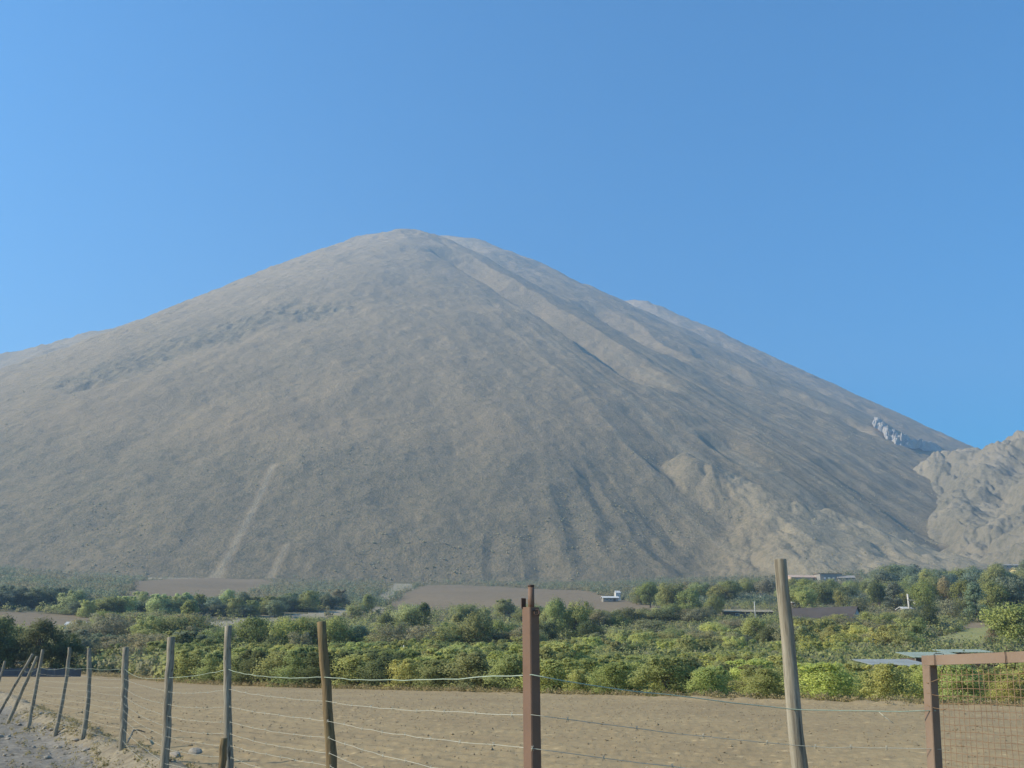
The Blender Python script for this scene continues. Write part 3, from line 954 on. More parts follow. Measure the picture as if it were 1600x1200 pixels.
for w in range(9):
    pts_a = []
    for i, (t_, f_) in enumerate(posts_line):
        idx = i + 2
        rows = None
        if i == 8: rows = near_rows[9]
        elif i == 9: rows = near_rows[10]
        elif i == 10: rows = near_rows[11]
        elif i == 11: rows = near_rows[12]
        elif i == 12: rows = near_rows[13]
        if rows and w < len(rows):
            z = row_z(rows[w], f_ + (t_ - f_) * 0.8)
        elif rows:
            z = row_z(rows[-1], f_ + (t_ - f_) * 0.5) - 0.13 * (w - len(rows) + 1)
        else:
            z = wire_h[w] - 0.03
            if i <= 2: z -= 0.12
            if i == 7: z = wire_h[w] - 0.09
        z = max(z, 0.16 + 0.02 * w)
        z = min(z, t_[2] - 0.05)
        p = attach(t_, f_, z)
        # wires are stapled to the side of the post that faces the camera
        tc = Vector((-p[0], -p[1], 0)).normalized()
        off = {7: 0.06, 8: 0.043, 9: 0.041, 10: 0.036, 11: 0.034, 12: 0.026}.get(i, 0.058)
        if i == 10: off = 0.039
        pts_a.append(Vector(p) + tc * off)
    pts = []
    for a_, b_ in zip(pts_a[:-1], pts_a[1:]):
        ln = (b_ - a_).length
        sag = ln * wrnd.uniform(0.003, 0.010) * (1.6 if w == 0 else 1.0)
        n = max(8, int(ln / 0.16))
        for k in range(n):
            u = k / n
            q = a_.lerp(b_, u) - Vector((0, 0, sag * 4 * u * (1 - u) * (1.0 - 0.45 * (u - 0.3))))
            q += Vector((0, 0, 1)) * (wrnd.uniform(-1, 1) * 0.0035 * (0 if k == 0 else 1))
            pts.append(q)
    pts.append(pts_a[-1])
    mb = MB()
    rad = 0.0020 if w == 0 else 0.0013
    mb.tube(pts, rad, 6)
    # barbs every 0.25 m or so
    if w > 0:
        for k in range(3, len(pts) - 2, 2):
            if pts[k].y < 16:
                c = pts[k]
                mb.tube([c + Vector((-0.004, 0, -0.010)), c + Vector((0.004, 0, 0.010))], 0.0011, 4)
                mb.tube([c + Vector((0.006, 0.004, -0.009)), c + Vector((-0.003, -0.004, 0.009))], 0.0011, 4)
    o = mb.build('fence_wire', M['wire_pale'] if w == 0 else M['wire'], None, True)
    tag(o, names[w] + (' running past every post to the gate' if w else ' , sagging between the posts').replace(' ,', ','), 'fence wire', 'fence wires')
# loose wire end hanging near the gate
mb = MB()
p0 = posts_line[11]; p1 = posts_line[12]
c1 = at(1372, 1111, 3.86); c2 = at(1382, 1120, 3.84); c3 = at(1396, 1130, 3.82)
mb.tube([c1, c2, c3], 0.0014, 6)
tag(mb.build('wire_end', M['wire'], None, True), 'short loose wire end hanging off the wire beside the gate', 'wire')

# ------------------------------------------------------------------ STONES, CLODS
def stone_mesh(seed, flat=0.6):
    rnd = random.Random(seed)
    import bmesh
    bm = bmesh.new(); bmesh.ops.create_icosphere(bm, subdivisions=2, radius=1.0)
    ph = [rnd.uniform(0, 9) for _ in range(6)]
    cuts = [(Vector((rnd.gauss(0, 1), rnd.gauss(0, 1), rnd.gauss(0, 1))).normalized(), rnd.uniform(0.55, 0.85)) for _ in range(7)]
    for v in bm.verts:
        for n_, d_ in cuts:
            k = v.co.dot(n_)
            if k > d_: v.co -= n_ * (k - d_)
        v.co.x *= 1.15; v.co.z *= flat
        v.co += Vector((rnd.uniform(-1, 1), rnd.uniform(-1, 1), rnd.uniform(-1, 1))) * 0.03
    me = bpy.data.meshes.new('stone'); bm.to_mesh(me); bm.free(); me.materials.append(M['stone'])
    return me
STONES = [stone_mesh(i, 0.5 + 0.05 * i) for i in range(6)]
srnd = random.Random(77)
def put_stone(x, y, s, label, group):
    o = link('stone', STONES[srnd.randrange(6)], None, (x, y, gz(x, y) + 0.18 * s))
    o.scale = (s * srnd.uniform(0.8, 1.3), s * srnd.uniform(0.7, 1.1), s * srnd.uniform(0.7, 1.0)); o.rotation_euler = (srnd.uniform(-.3, .3), srnd.uniform(-.3, .3), srnd.uniform(0, 6))
    tag(o, label, 'stone', group)
for k in range(64):
    al = srnd.uniform(-4.5, 12); s_ = srnd.gauss(-0.35, 0.42)
    if srnd.random() < 0.3: s_ = srnd.uniform(0.2, 0.6)
    p = FP + FD * al + FN * s_
    put_stone(p[0], p[1], srnd.choice((0.03, 0.035, 0.045, 0.06, 0.075)), 'pale angular stone lying on the verge at the foot of the fence', 'stones along the foot of the fence')
for (px, py), s_, lab in [((305, 1180), 0.13, 'large pale clod on the berm right of the broken topped post'), ((272, 1182), 0.11, 'large clod on the berm behind the third post from the steel post'),
                     ((62, 1127), 0.10, 'big pale stone at the far end of the berm'), ((150, 1142), 0.09, 'brown stone on the berm crest between bowed and broken topped posts')]:
    h_ = foot_at(px, py)
    put_stone(h_[0], h_[1], s_, lab, None)
# stick leaning over the berm
h1 = foot_at(196, 1172); h2 = foot_at(214, 1156)
mb = MB(); zz = gz(h1[0], h1[1])
mb.tube([(h1[0], h1[1], zz + 0.03), ((h1[0] + h2[0]) / 2, (h1[1] + h2[1]) / 2, zz + 0.20), (h2[0], h2[1], gz(h2[0], h2[1]) + 0.16), (h2[0] + 0.15, h2[1], gz(h2[0], h2[1]) + 0.12)], [0.018, 0.018, 0.014, 0.01], 8, 0.1, srnd)
tag(mb.build('stick', M['wood_grey'], None, True), 'bent grey stick lying over the berm beside the broken topped post', 'stick')

def scatter_clods():
    """small clods and pebbles over the field: uncountable, one object"""
    rs = np.random.RandomState(4)
    n = 8000
    r = np.sqrt(rs.uniform(11 ** 2, 70 ** 2, n * 3)) * rs.uniform(0.5, 1, n * 3); r = np.clip(r, 11, 60)
    a_ = rs.uniform(R(-40), R(36), n * 3)
    x, y = r * np.sin(a_), r * np.cos(a_)
    ok = (fence_s(x, y) > -1.8) & (edge_s(x, y) < 0.2)
    x, y = x[ok][:n], y[ok][:n]; n = len(x)
    sz = rs.uniform(0.008, 0.026, n) * (1 + (rs.rand(n) < 0.06) * 0.9)
    z = ground_z(x, y) + sz * 0.25
    base = np.array([(1, 0, 0), (0, 1, 0), (-1, 0, 0), (0, -1, 0), (0, 0, 1), (0, 0, -1)], float)
    tri = np.array([(0, 1, 4), (1, 2, 4), (2, 3, 4), (3, 0, 4), (1, 0, 5), (2, 1, 5), (3, 2, 5), (0, 3, 5)])
    V = base[None] * (sz[:, None, None] * rs.uniform(0.6, 1.35, (n, 6, 1))) * np.array([1, 1, 0.7])
    th = rs.uniform(0, 6.28, n)
    c, s = np.cos(th)[:, None], np.sin(th)[:, None]
    V = np.stack([V[..., 0] * c - V[..., 1] * s, V[..., 0] * s + V[..., 1] * c, V[..., 2]], -1)
    V += np.stack([x, y, z], -1)[:, None, :]
    Fq = (tri[None] + np.arange(n)[:, None, None] * 6).reshape(-1, 3)
    me = mesh_np('clods', V.reshape(-1, 3), Fq, M['clod'])
    tag(link('soil_clods', me), 'small clods and pebbles strewn over the ploughed field', 'soil clods', None, 'stuff')
M['clod'] = earth('clods', (0.26, 0.20, 0.115), (0.33, 0.265, 0.165), (0.20, 0.155, 0.09), 0.4, 4, bstr=0.3, bdist=0.02)
scatter_clods()

# ------------------------------------------------------------------ FOLIAGE
def leaf_cloud(name, rs, clumps, per, leaf, spread, squash=0.8, tri_up=0.35, one_mass=False):
    """quads spread through clumps; clumps: (x,y,z,r)"""
    C_ = np.array(clumps, float); n = len(C_) * per
    ci = np.repeat(np.arange(len(C_)), per)
    d_ = rs.normal(size=(n, 3)); d_ /= np.linalg.norm(d_, axis=1)[:, None]
    rad = C_[ci, 3] * (rs.uniform(0.3, 1.0, n) ** 0.6 + np.abs(rs.normal(0, 0.28, n))) * spread
    P_ = C_[ci, :3] + d_ * rad[:, None] * np.array([1, 1, squash])
    nrm = d_ * 0.6 + rs.normal(size=(n, 3)) * 0.6 + np.array([0, 0, tri_up])
    nrm /= np.linalg.norm(nrm, axis=1)[:, None]
    t = np.cross(nrm, rs.normal(size=(n, 3))); t /= np.linalg.norm(t, axis=1)[:, None]
    b_ = np.cross(nrm, t)
    s1 = leaf * rs.uniform(0.6, 1.4, n)[:, None]; s2 = s1 * rs.uniform(0.45, 0.9, n)[:, None]
    V = np.stack([P_ - t * s1, P_ - b_ * s2 * 0.9 + t * s1 * 0.1, P_ + t * s1, P_ + b_ * s2], 1)
    V[:, 1] += nrm * s1 * 0.25; V[:, 3] += nrm * s1 * 0.25
    V[:, :, 2] = np.maximum(V[:, :, 2], 0.02)
    Fq = np.arange(n * 4).reshape(-1, 4)
    # leaves face outwards from their clump and share its rounded shading
    P0, P1, P3 = V[:, 0], V[:, 1], V[:, 3]
    gn = np.cross(P1 - P0, P3 - P0)
    cc = C_[:, :3].mean(0)
    outw = P_ - cc; outw /= np.linalg.norm(outw, axis=1)[:, None] + 1e-9
    if one_mass: outw = d_ + np.array([0, 0, 0.5])
    nn = d_ * 0.42 + outw * 0.70 + nrm * 0.45 + np.array([0, 0, 0.32])
    nn /= np.linalg.norm(nn, axis=1)[:, None]
    flip = (gn * nn).sum(1) < 0
    V[flip] = V[flip][:, ::-1]
    me = mesh_np(name, V.reshape(-1, 3), Fq, M['leaf'], True)
    me.normals_split_custom_set_from_vertices(np.repeat(nn, 4, 0).tolist())
    return me

def trunk_mesh(rs, h, r, limbs):
    rnd = random.Random(int(rs.randint(1e6)))
    mb = MB()
    k = [(rnd.uniform(-.04, .04) * h * i / 4, rnd.uniform(-.04, .04) * h * i / 4, h * i / 4 - 0.02 * h) for i in range(5)]
    mb.tube(k, [r, r * .85, r * .7, r * .5, r * .2], 7, 0.08, rnd)
    for e in limbs:
        i = rnd.choice((1, 2, 3)); s_ = Vector(k[i]); e = Vector(e)
        m_ = s_.lerp(e, 0.5) + Vector((rnd.uniform(-.05, .05) * h, rnd.uniform(-.05, .05) * h, 0.03 * h))
        mb.tube([s_, m_, e], [r * .5, r * .33, r * .12], 5)
    me = bpy.data.meshes.new('trunk'); me.from_pydata(mb.v, [], mb.f); me.materials.append(M['trunk']); me.update()
    return me

def tree_proto(seed, kind):
    """unit tree: height 1, width about 1; returns crown and trunk meshes"""
    rs = np.random.RandomState(seed)
    cl = []
    if kind == 'round':
        n = 46
        for _ in range(n):
            th = rs.uniform(0, 6.28); u = rs.uniform(-0.75, 1.0); q = math.sqrt(max(0, 1 - u * u)) * rs.uniform(0.35, 1.0)
            cl.append((0.40 * q * math.cos(th), 0.40 * q * math.sin(th), 0.54 + 0.33 * u, rs.uniform(0.075, 0.17)))
        crown = leaf_cloud('crown', rs, cl, 150, 0.017, 1.0)
        h, r = 0.7, 0.03
    elif kind == 'broad':                                   # several uneven domes, low to the ground
        cen = [(rs.uniform(-.28, .28), rs.uniform(-.22, .22), rs.uniform(.42, .68), rs.uniform(.22, .32)) for _ in range(4)]
        for _ in range(60):
            c = cen[rs.randint(4)]; d_ = rs.normal(size=3); d_ /= np.linalg.norm(d_)
            cl.append((c[0] + d_[0] * c[3] * .85, c[1] + d_[1] * c[3] * .85, max(0.1, c[2] + d_[2] * c[3] * .9), rs.uniform(.06, .15)))
        for _ in range(10):
            cl.append((rs.uniform(-.35, .35), rs.uniform(-.3, .3), rs.uniform(.08, .25), rs.uniform(.08, .14)))
        crown = leaf_cloud('crown', rs, cl, 120, 0.0175, 1.0)
        h, r = 0.6, 0.028
    elif kind == 'tall':
        for _ in range(52):
            u = rs.uniform(0, 1); q = 0.24 * math.sin(math.pi * min(1, 0.12 + u * 0.86)) ** 0.7 * rs.uniform(0.3, 1); th = rs.uniform(0, 6.28)
            cl.append((q * math.cos(th), q * math.sin(th), 0.16 + 0.78 * u, rs.uniform(.05, .11)))
        crown = leaf_cloud('crown', rs, cl, 75, 0.018, 1.0)
        h, r = 0.85, 0.022
    elif kind == 'sparse':                                  # twiggy, half bare
        for _ in range(60):
            th = rs.uniform(0, 6.28); u = rs.uniform(0, 1); q = (0.12 + 0.33 * u) * rs.uniform(0.4, 1)
            cl.append((q * math.cos(th), q * math.sin(th), 0.25 + 0.65 * u, rs.uniform(.05, .12)))
        crown = leaf_cloud('crown', rs, cl, 45, 0.018, 1.0)
        h, r = 0.6, 0.02
    elif kind == 'bush':
        for _ in range(44):
            th = rs.uniform(0, 6.28); u = rs.uniform(0, 1) ; q = 0.46 * math.sqrt(max(0.02, 1 - (u * .9) ** 2)) * rs.uniform(0.25, 1.0)
            cl.append((q * math.cos(th), q * math.sin(th), 0.08 + 0.75 * u, rs.uniform(.09, .19)))
        for _ in range(12):                                  # shoots that break the outline
            th = rs.uniform(0, 6.28); q = rs.uniform(0, .38)
            cl.append((q * math.cos(th), q * math.sin(th), rs.uniform(0.82, 0.98), rs.uniform(.04, .08)))
        crown = leaf_cloud('crown', rs, cl, 170, 0.0175, 1.0, 0.9)
        h, r = 0.5, 0.02
    limbs = [tuple(cl[i][:3]) for i in rs.choice(len(cl), 9, False)]
    return crown, trunk_mesh(rs, h, r, limbs)

PROTO = {}
for kd, nn in (('round', 4), ('broad', 4), ('tall', 3), ('sparse', 3), ('bush', 6)):
    PROTO[kd] = [tree_proto(100 + 17 * i + len(kd) * 7, kd) for i in range(nn)]

TINT = {
    'dark': (0.172, 0.199, 0.092), 'mid': (0.317, 0.351, 0.144), 'green': (0.436, 0.468, 0.178), 'pale': (0.475, 0.515, 0.253),
    'yellow': (0.520, 0.540, 0.200), 'olive': (0.360, 0.375, 0.165), 'brown': (0.320, 0.310, 0.190), 'grey': (0.343, 0.316, 0.218),
    'orange': (0.380, 0.310, 0.170), 'bluish': (0.251, 0.298, 0.213), 'gold': (0.450, 0.460, 0.190), 'red': (0.300, 0.240, 0.160),
}
prnd = random.Random(9)
def plant(name, label, cat, x, y, h, w, form, tint, group=None, parts=True, sink=0.03):
    cr, tk = prnd.choice(PROTO[form])
    z = float(ground_z(np.array([x]), np.array([y]), False)[0])
    rz = prnd.uniform(0, 6.28)
    c = TINT[tint]; j = prnd.uniform(0.85, 1.18)
    colr = (c[0] * j * prnd.uniform(.92, 1.08), c[1] * j, c[2] * j * prnd.uniform(.9, 1.1), 1)
    wx = w / (0.62 if form == 'tall' else 1.0)
    root = thing(name, label, cat, (x, y, z - sink * h), rz, group)
    root.scale = (wx, wx, h)
    o = link('crown', cr, root); o.color = colr
    link('trunk', tk, root)
    return root

def tree_px(px, yb, yt, wpx, form, tint, label, group=None, name='tree', cat='tree', dist=None):
    if dist:
        d = ray(px, yb); x, y = d[0] / d[1] * dist, dist
    else:
        h_ = hit(px, yb)
        x, y = h_[0], h_[1]
    sc = px_scale(y)
    zb = float(ground_z(np.array([x]), np.array([y]), False)[0])
    top = at(px, yt, y)[2]
    return plant(name, label, cat, x, y, max(0.8, top - zb) * 1.12, wpx * sc * 1.12, form, tint, group)

TREES = [
    # left dark grove
    (-30, 1049, 962, 90, 'broad', 'dark', 'dark tree cut by the left edge of the picture, tallest of the left grove'),
    (18, 1050, 984, 66, 'broad', 'dark', 'dark green tree near the left edge behind the leaning posts'),
    (58, 1051, 971, 66, 'round', 'dark', 'brownish dark rounded tree rising highest behind the leaning posts'),
    (100, 1051, 990, 60, 'broad', 'dark', 'dark tree at the right end of the left grove below the white house'),
    (-8, 1035, 968, 70, 'round', 'mid', 'green tree at the back of the left grove'),
    (122, 1046, 1002, 44, 'bush', 'bluish', 'low bluish dark shrub at the corner of the field on the left'),
    (160, 1003, 955, 52, 'round', 'mid', 'rounded green tree standing above the left shrubs'),
    (140, 1000, 968, 44, 'broad', 'pale', 'pale green shrubby tree just left of the rounded green tree'),
    (182, 1003, 972, 46, 'broad', 'mid', 'low green tree right of the rounded green tree'),
    (210, 1004, 966, 50, 'broad', 'green', 'light green low tree left of the very dark tree'),
    (243, 1003, 965, 42, 'round', 'dark', 'very dark ragged tree left of centre on the left'),
    (275, 1002, 975, 44, 'broad', 'bluish', 'greyish green low tree behind the third post'),
    (306, 1000, 966, 38, 'round', 'bluish', 'small bluish round tree beside the pale track'),
    (292, 985, 942, 34, 'tall', 'mid', 'slender hazy tree standing above the pale track'),
    (355, 952, 921, 28, 'round', 'pale', 'pale rounded tree below the left ploughed terrace'),
    (377, 955, 926, 26, 'round', 'bluish', 'bluish tree beside the pale rounded tree under the terrace'),
    (330, 960, 940, 34, 'broad', 'bluish', 'low bluish shrubby tree left of the pale rounded tree'),
    (262, 958, 936, 20, 'tall', 'mid', 'small upright tree at the lower corner of the left terrace'),
    # centre left
    (345, 1027, 978, 56, 'broad', 'mid', 'mid green tree behind the knotty post'),
    (392, 1027, 964, 62, 'round', 'mid', 'large rounded green tree right of the knotty post'),
    (447, 1027, 957, 66, 'broad', 'green', 'tall green leafy tree midway between knotty and brown posts'),
    (418, 1030, 995, 40, 'broad', 'dark', 'small dark tree low between two large green trees'),
    (486, 1027, 962, 60, 'broad', 'mid', 'broad green tree just left of the brown bent post'),
    (525, 1028, 966, 60, 'round', 'mid', 'rounded green tree just right of the brown bent post'),
    (560, 1027, 976, 46, 'round', 'bluish', 'dusky tree left of the brown shrubs in the centre'),
    (465, 1034, 985, 52, 'sparse', 'grey', 'half bare grey tree in front of the tall leafy trees'),
    (574, 960, 930, 26, 'round', 'mid', 'small lone tree at the left corner of the central terrace'),
    (555, 966, 944, 34, 'broad', 'olive', 'small olive tree beside the lone tree at the terrace corner'),
    (637, 990, 939, 62, 'broad', 'pale', 'large light green tree standing out below the central terrace'),
    (604, 990, 959, 34, 'round', 'dark', 'dark small tree at the left foot of the large light green tree'),
    (662, 992, 946, 30, 'tall', 'dark', 'dark tree at the right side of the large light green tree'),
    (600, 1030, 990, 64, 'sparse', 'brown', 'brown half bare shrubby tree below the dark small tree'),
    (652, 1030, 986, 66, 'sparse', 'brown', 'brown half bare tree below the large light green tree'),
    (700, 1028, 978, 60, 'broad', 'olive', 'olive shrubby tree right of the brown half bare trees'),
    (742, 1026, 950, 62, 'broad', 'mid', 'tall green tree left of the steel post'),
    (715, 1005, 962, 36, 'tall', 'olive', 'slender olive tree behind the shrubs left of the steel post'),
    (786, 1022, 966, 52, 'broad', 'mid', 'green tree directly left of the steel post below the white roof'),
    (820, 1024, 980, 46, 'round', 'grey', 'dull tree behind the steel post'),
    # centre right
    (868, 1004, 938, 46, 'round', 'mid', 'tall rounded green tree just right of the steel post'),
    (900, 1004, 940, 46, 'broad', 'green', 'leafy green tree second to the right of the steel post'),
    (925, 1010, 970, 44, 'round', 'dark', 'dark tree right of the two leafy trees by the steel post'),
    (850, 1012, 968, 44, 'broad', 'dark', 'dark low tree at the foot of the tall rounded tree'),
    (962, 1008, 984, 50, 'broad', 'brown', 'brown low tree left of the pale track'),
    (1080, 966, 922, 46, 'round', 'mid', 'large hazy tree in front of the dark scrub slope'),
    (1118, 968, 930, 32, 'round', 'olive', 'olive rounded tree right of the large hazy tree'),
    (1045, 966, 942, 40, 'broad', 'olive', 'low olive tree left of the large hazy tree'),
    (1115, 1002, 968, 54, 'broad', 'yellow', 'yellow green tree above the shrub rows in the right half'),
    (1065, 1003, 980, 50, 'broad', 'olive', 'olive low tree left of the yellow green tree'),
    (1182, 1014, 966, 58, 'round', 'green', 'large green tree just left of the tall smooth post'),
    (1205, 1020, 975, 44, 'round', 'dark', 'dark tree behind the tall smooth post'),
    (1020, 990, 966, 60, 'broad', 'brown', 'brown hedge tree beside the white shed roof'),
    (1150, 990, 966, 44, 'broad', 'brown', 'brown shrubby tree below the long roof'),
    # right
    (1262, 940, 904, 34, 'round', 'green', 'green tree just right of the tall smooth post below the pink house'),
    (1295, 938, 908, 36, 'broad', 'mid', 'green tree below the flat roofed house'),
    (1325, 940, 912, 34, 'broad', 'olive', 'olive tree right of the flat roofed house'),
    (1375, 952, 908, 34, 'round', 'dark', 'dark tree left of the white cross armed pole'),
    (1345, 968, 930, 42, 'sparse', 'brown', 'brown tree right of the dark shed roof'),
    (1400, 955, 914, 34, 'tall', 'bluish', 'bluish slender tree beside the white pole'),
    (1448, 960, 907, 44, 'round', 'mid', 'green tree right of the white pole'),
    (1484, 958, 903, 34, 'round', 'orange', 'tree with a dull orange brown crown right of the white pole'),
    (1512, 966, 908, 42, 'round', 'mid', 'dark green tree right of the orange tree'),
    (1528, 972, 916, 38, 'tall', 'bluish', 'bluish dark tall tree above the meadow'),
    (1558, 968, 910, 50, 'round', 'mid', 'green tree behind the meadow on the right'),
    (1592, 965, 902, 56, 'broad', 'bluish', 'dusky tree at the right edge above the large bright tree'),
    (1592, 1014, 934, 92, 'broad', 'green', 'large bright green tree at the right edge of the picture'),
    (1556, 1006, 984, 30, 'bush', 'red', 'small reddish shrub at the left foot of the large bright tree'),
    (1455, 988, 946, 34, 'round', 'dark', 'dark tree at the left top of the meadow'),
    (1490, 972, 935, 50, 'sparse', 'grey', 'half bare grey tree at the top of the meadow'),
    (1425, 985, 952, 40, 'broad', 'brown', 'brown tree between white box and the meadow'),
]
for px, yb, yt, wp, form, tint, lab in TREES:
    tree_px(px, yb, yt, wp, form, tint, lab, 'single trees in the valley')

# hedge and shrub belts, plants of the same kind beside each other
def belt(lst, form_tints, n, group, label, hrange, jit, name='shrub', cat='shrub', wfac=1.5):
    segs = [(lst[i], lst[i + 1]) for i in range(len(lst) - 1)]
    for k in range(n):
        a_, b_ = segs[k * len(segs) // n]
        u = (k * len(segs) / n) % 1.0
        px = a_[0] + (b_[0] - a_[0]) * u + prnd.uniform(-4, 4); py = a_[1] + (b_[1] - a_[1]) * u + prnd.uniform(-jit, jit)
        h_ = hit(px, py)
        if h_ is None: continue
        form, tint = prnd.choice(form_tints)
        hh = prnd.uniform(*hrange)
        plant(name, label, cat, h_[0], h_[1], hh, hh * prnd.uniform(wfac * .75, wfac * 1.2), form, tint, group)

belt([(-20, 948), (60, 948), (130, 950)], [('broad', 'bluish'), ('bush', 'bluish')], 14, 'hazy hedge above the fallow field', 'hazy bluish shrub in the hedge above the far left field', (4.0, 6.5), 2)
belt([(110, 962), (180, 962), (260, 962), (300, 960)], [('broad', 'mid'), ('bush', 'pale'), ('broad', 'bluish')], 20, 'hedge under the left terrace', 'shrub in the hedge under the left ploughed terrace', (3.5, 6.0), 3)
belt([(300, 960), (380, 962), (440, 962)], [('broad', 'bluish'), ('bush', 'mid')], 12, 'shrubs along the upper track', 'bluish shrub along the pale track below the left terrace', (3.0, 5.0), 3)
belt([(400, 952), (470, 952), (545, 950)], [('broad', 'bluish'), ('bush', 'mid'), ('bush', 'grey')], 16, 'shrubs between the two terraces', 'hazy shrub on the scrubby ground between the two terraces', (3.0, 5.5), 4)
belt([(130, 1012), (230, 1012), (330, 1012)], [('broad', 'brown'), ('sparse', 'grey'), ('broad', 'olive')], 18, 'brown scrub on the left', 'dull brown scrub tree behind the left fence posts', (3.5, 5.5), 8)
belt([(120, 1040), (220, 1040), (330, 1040)], [('sparse', 'grey'), ('bush', 'bluish'), ('sparse', 'brown'), ('bush', 'mid')], 26, 'thin shrubs at the field corner', 'thin grey green shrub at the far edge of the field on the left', (2.2, 3.6), 6)
belt([(580, 1020), (700, 1020), (840, 1018)], [('sparse', 'brown'), ('broad', 'grey'), ('broad', 'olive')], 22, 'brown shrub belt in the centre', 'brownish shrub in the belt behind the central orchard', (3.0, 4.6), 7)
belt([(880, 990), (1000, 978), (1110, 975)], [('broad', 'brown'), ('broad', 'dark'), ('broad', 'olive')], 18, 'dark hedge right of the steel post', 'dark brown shrub in the hedge behind the pale track', (3.5, 5.0), 3)
belt([(940, 1018), (1050, 1016), (1170, 1024)], [('broad', 'brown'), ('bush', 'gold'), ('broad', 'olive')], 30, 'brown and gold shrub row', 'brownish gold shrub in the row below the pale track', (2.2, 3.4), 5)
belt([(860, 1030), (1000, 1030), (1150, 1034)], [('bush', 'green'), ('broad', 'mid'), ('bush', 'olive'), ('bush', 'yellow')], 46, 'green thicket behind the orchard', 'green thicket bush behind the orchard between the steel post and the tall smooth post', (2.0, 2.9), 8)
belt([(1150, 1034), (1240, 1032), (1320, 1030)], [('bush', 'green'), ('broad', 'olive'), ('bush', 'yellow')], 26, 'green thicket by the shacks', 'yellowish green thicket bush left of the tin roofed shacks', (1.7, 2.5), 7)
belt([(560, 1034), (700, 1034), (860, 1032)], [('bush', 'green'), ('broad', 'mid'), ('bush', 'olive')], 34, 'green thicket in the centre', 'green thicket bush behind the central orchard rows', (2.0, 2.8), 6)
belt([(1230, 1015), (1330, 1010), (1440, 1012)], [('broad', 'gold'), ('bush', 'gold'), ('broad', 'yellow'), ('sparse', 'brown')], 34, 'golden shrub mass behind the shacks', 'golden brown shrub behind the tin roofed shacks', (2.6, 4.2), 9)
belt([(1230, 990), (1330, 985), (1440, 982)], [('broad', 'olive'), ('sparse', 'brown'), ('broad', 'gold')], 20, 'olive shrubs below the dark shed', 'olive shrub below the dark roofed shed', (2.5, 3.6), 6)
belt([(1000, 948), (1130, 940), (1210, 935)], [('broad', 'olive'), ('round', 'mid'), ('broad', 'grey')], 20, 'village trees left of the tall post', 'hazy village tree left of the tall smooth post', (5.5, 8.5), 9, 'tree', 'tree', 1.1)
belt([(1235, 945), (1330, 940), (1440, 945)], [('broad', 'green'), ('round', 'mid'), ('broad', 'olive')], 20, 'village trees around the dark shed', 'village tree among the houses right of the tall post', (5.5, 8.5), 10, 'tree', 'tree', 1.1)
belt([(1380, 930), (1480, 932), (1640, 930)], [('broad', 'mid'), ('round', 'bluish'), ('round', 'olive')], 26, 'tree belt at the foot of the spur', 'tree in the dense belt at the foot of the pale spur', (8.0, 11.5), 8, 'tree', 'tree', 0.95)
belt([(960, 985), (900, 975), (700, 968)], [('broad', 'mid'), ('bush', 'olive')], 14, 'shrubs under the central terrace', 'green shrub along the lower edge of the central terrace', (3.0, 5.0), 5)

# ------------------------------------------------------------------ ORCHARD: bushes in rows behind the field
ornd = random.Random(31)
spots = []
for row in range(13):
    es = 1.6 + row * 3.1
    u = -2.0
    while u < 150:
        x = E0[0] + ED[0] * u + EN[0] * (es + ornd.uniform(-.4, .4)); y = E0[1] + ED[1] * u + EN[1] * (es + ornd.uniform(-.4, .4))
        u += ornd.uniform(2.1, 2.9) if row < 5 else ornd.uniform(2.6, 3.4)
        if y < 12: continue
        px = W / 2 + (x / y) * math.hypot(F, HORIZON - 600)
        if px < 285 or px > 1700: continue
        if row > 7 and 1340 < px < 1560 : continue
        if math.hypot(x, y) > 112: continue
        if 6 <= row <= 10 and 1325 < px < 1570: continue
        spots.append((math.hypot(x, y), x, y, row, px))
spots.sort()
gaps = ornd.sample(range(20, 120), 6)
def bush_style(px, row):
    r_ = ornd.random()
    if px < 620: return ('bush', 'mid' if r_ < .55 else ('dark' if r_ < .8 else 'green')), (1.75, 2.35)
    if px < 900: return ('bush', 'green' if r_ < .4 else ('mid' if r_ < .6 else 'yellow' if r_ < .68 else 'olive')), (1.7, 2.3)
    if px < 1240: return ('bush', 'green' if r_ < .45 else ('yellow' if r_ < .65 else 'olive' if r_ < .85 else 'dark')), (1.25, 1.85)
    return ('bush', 'green' if r_ < .4 else ('yellow' if r_ < .8 else 'gold' if r_ < .9 else 'mid')), (1.05, 1.45)
zones = [(620, 'dense dark green citrus bush in the orchard between the knotty post and the centre', 'dark green orchard bushes on the left'),
         (900, 'mixed green orchard bush behind the brown and the steel post', 'orchard bushes in the centre'),
         (1240, 'green and yellow orchard bush between the steel post and the tall smooth post', 'orchard bushes right of the steel post'),
         (9999, 'bright yellowish orchard bush near the gate and shacks', 'bright orchard bushes by the gate')]
n_ind = 0
rest = []
for k, (r_, x, y, row, px) in enumerate(spots):
    (form, tint), (h0, h1_) = bush_style(px, row)
    hh = ornd.uniform(h0 * 0.88, h1_ * 1.06) * (1.0 if row < 2 else 1.08)
    lab, grp = next((l, g) for m_x, l, g in zones if px < m_x)
    if n_ind < 290:
        plant('orchard_bush', lab, 'bush', x, y, hh, hh * ornd.uniform(1.4, 2.1), form, tint, grp)
        n_ind += 1
    else:
        rest.append((x, y, hh))
print('orchard bushes', n_ind, 'rest', len(rest))

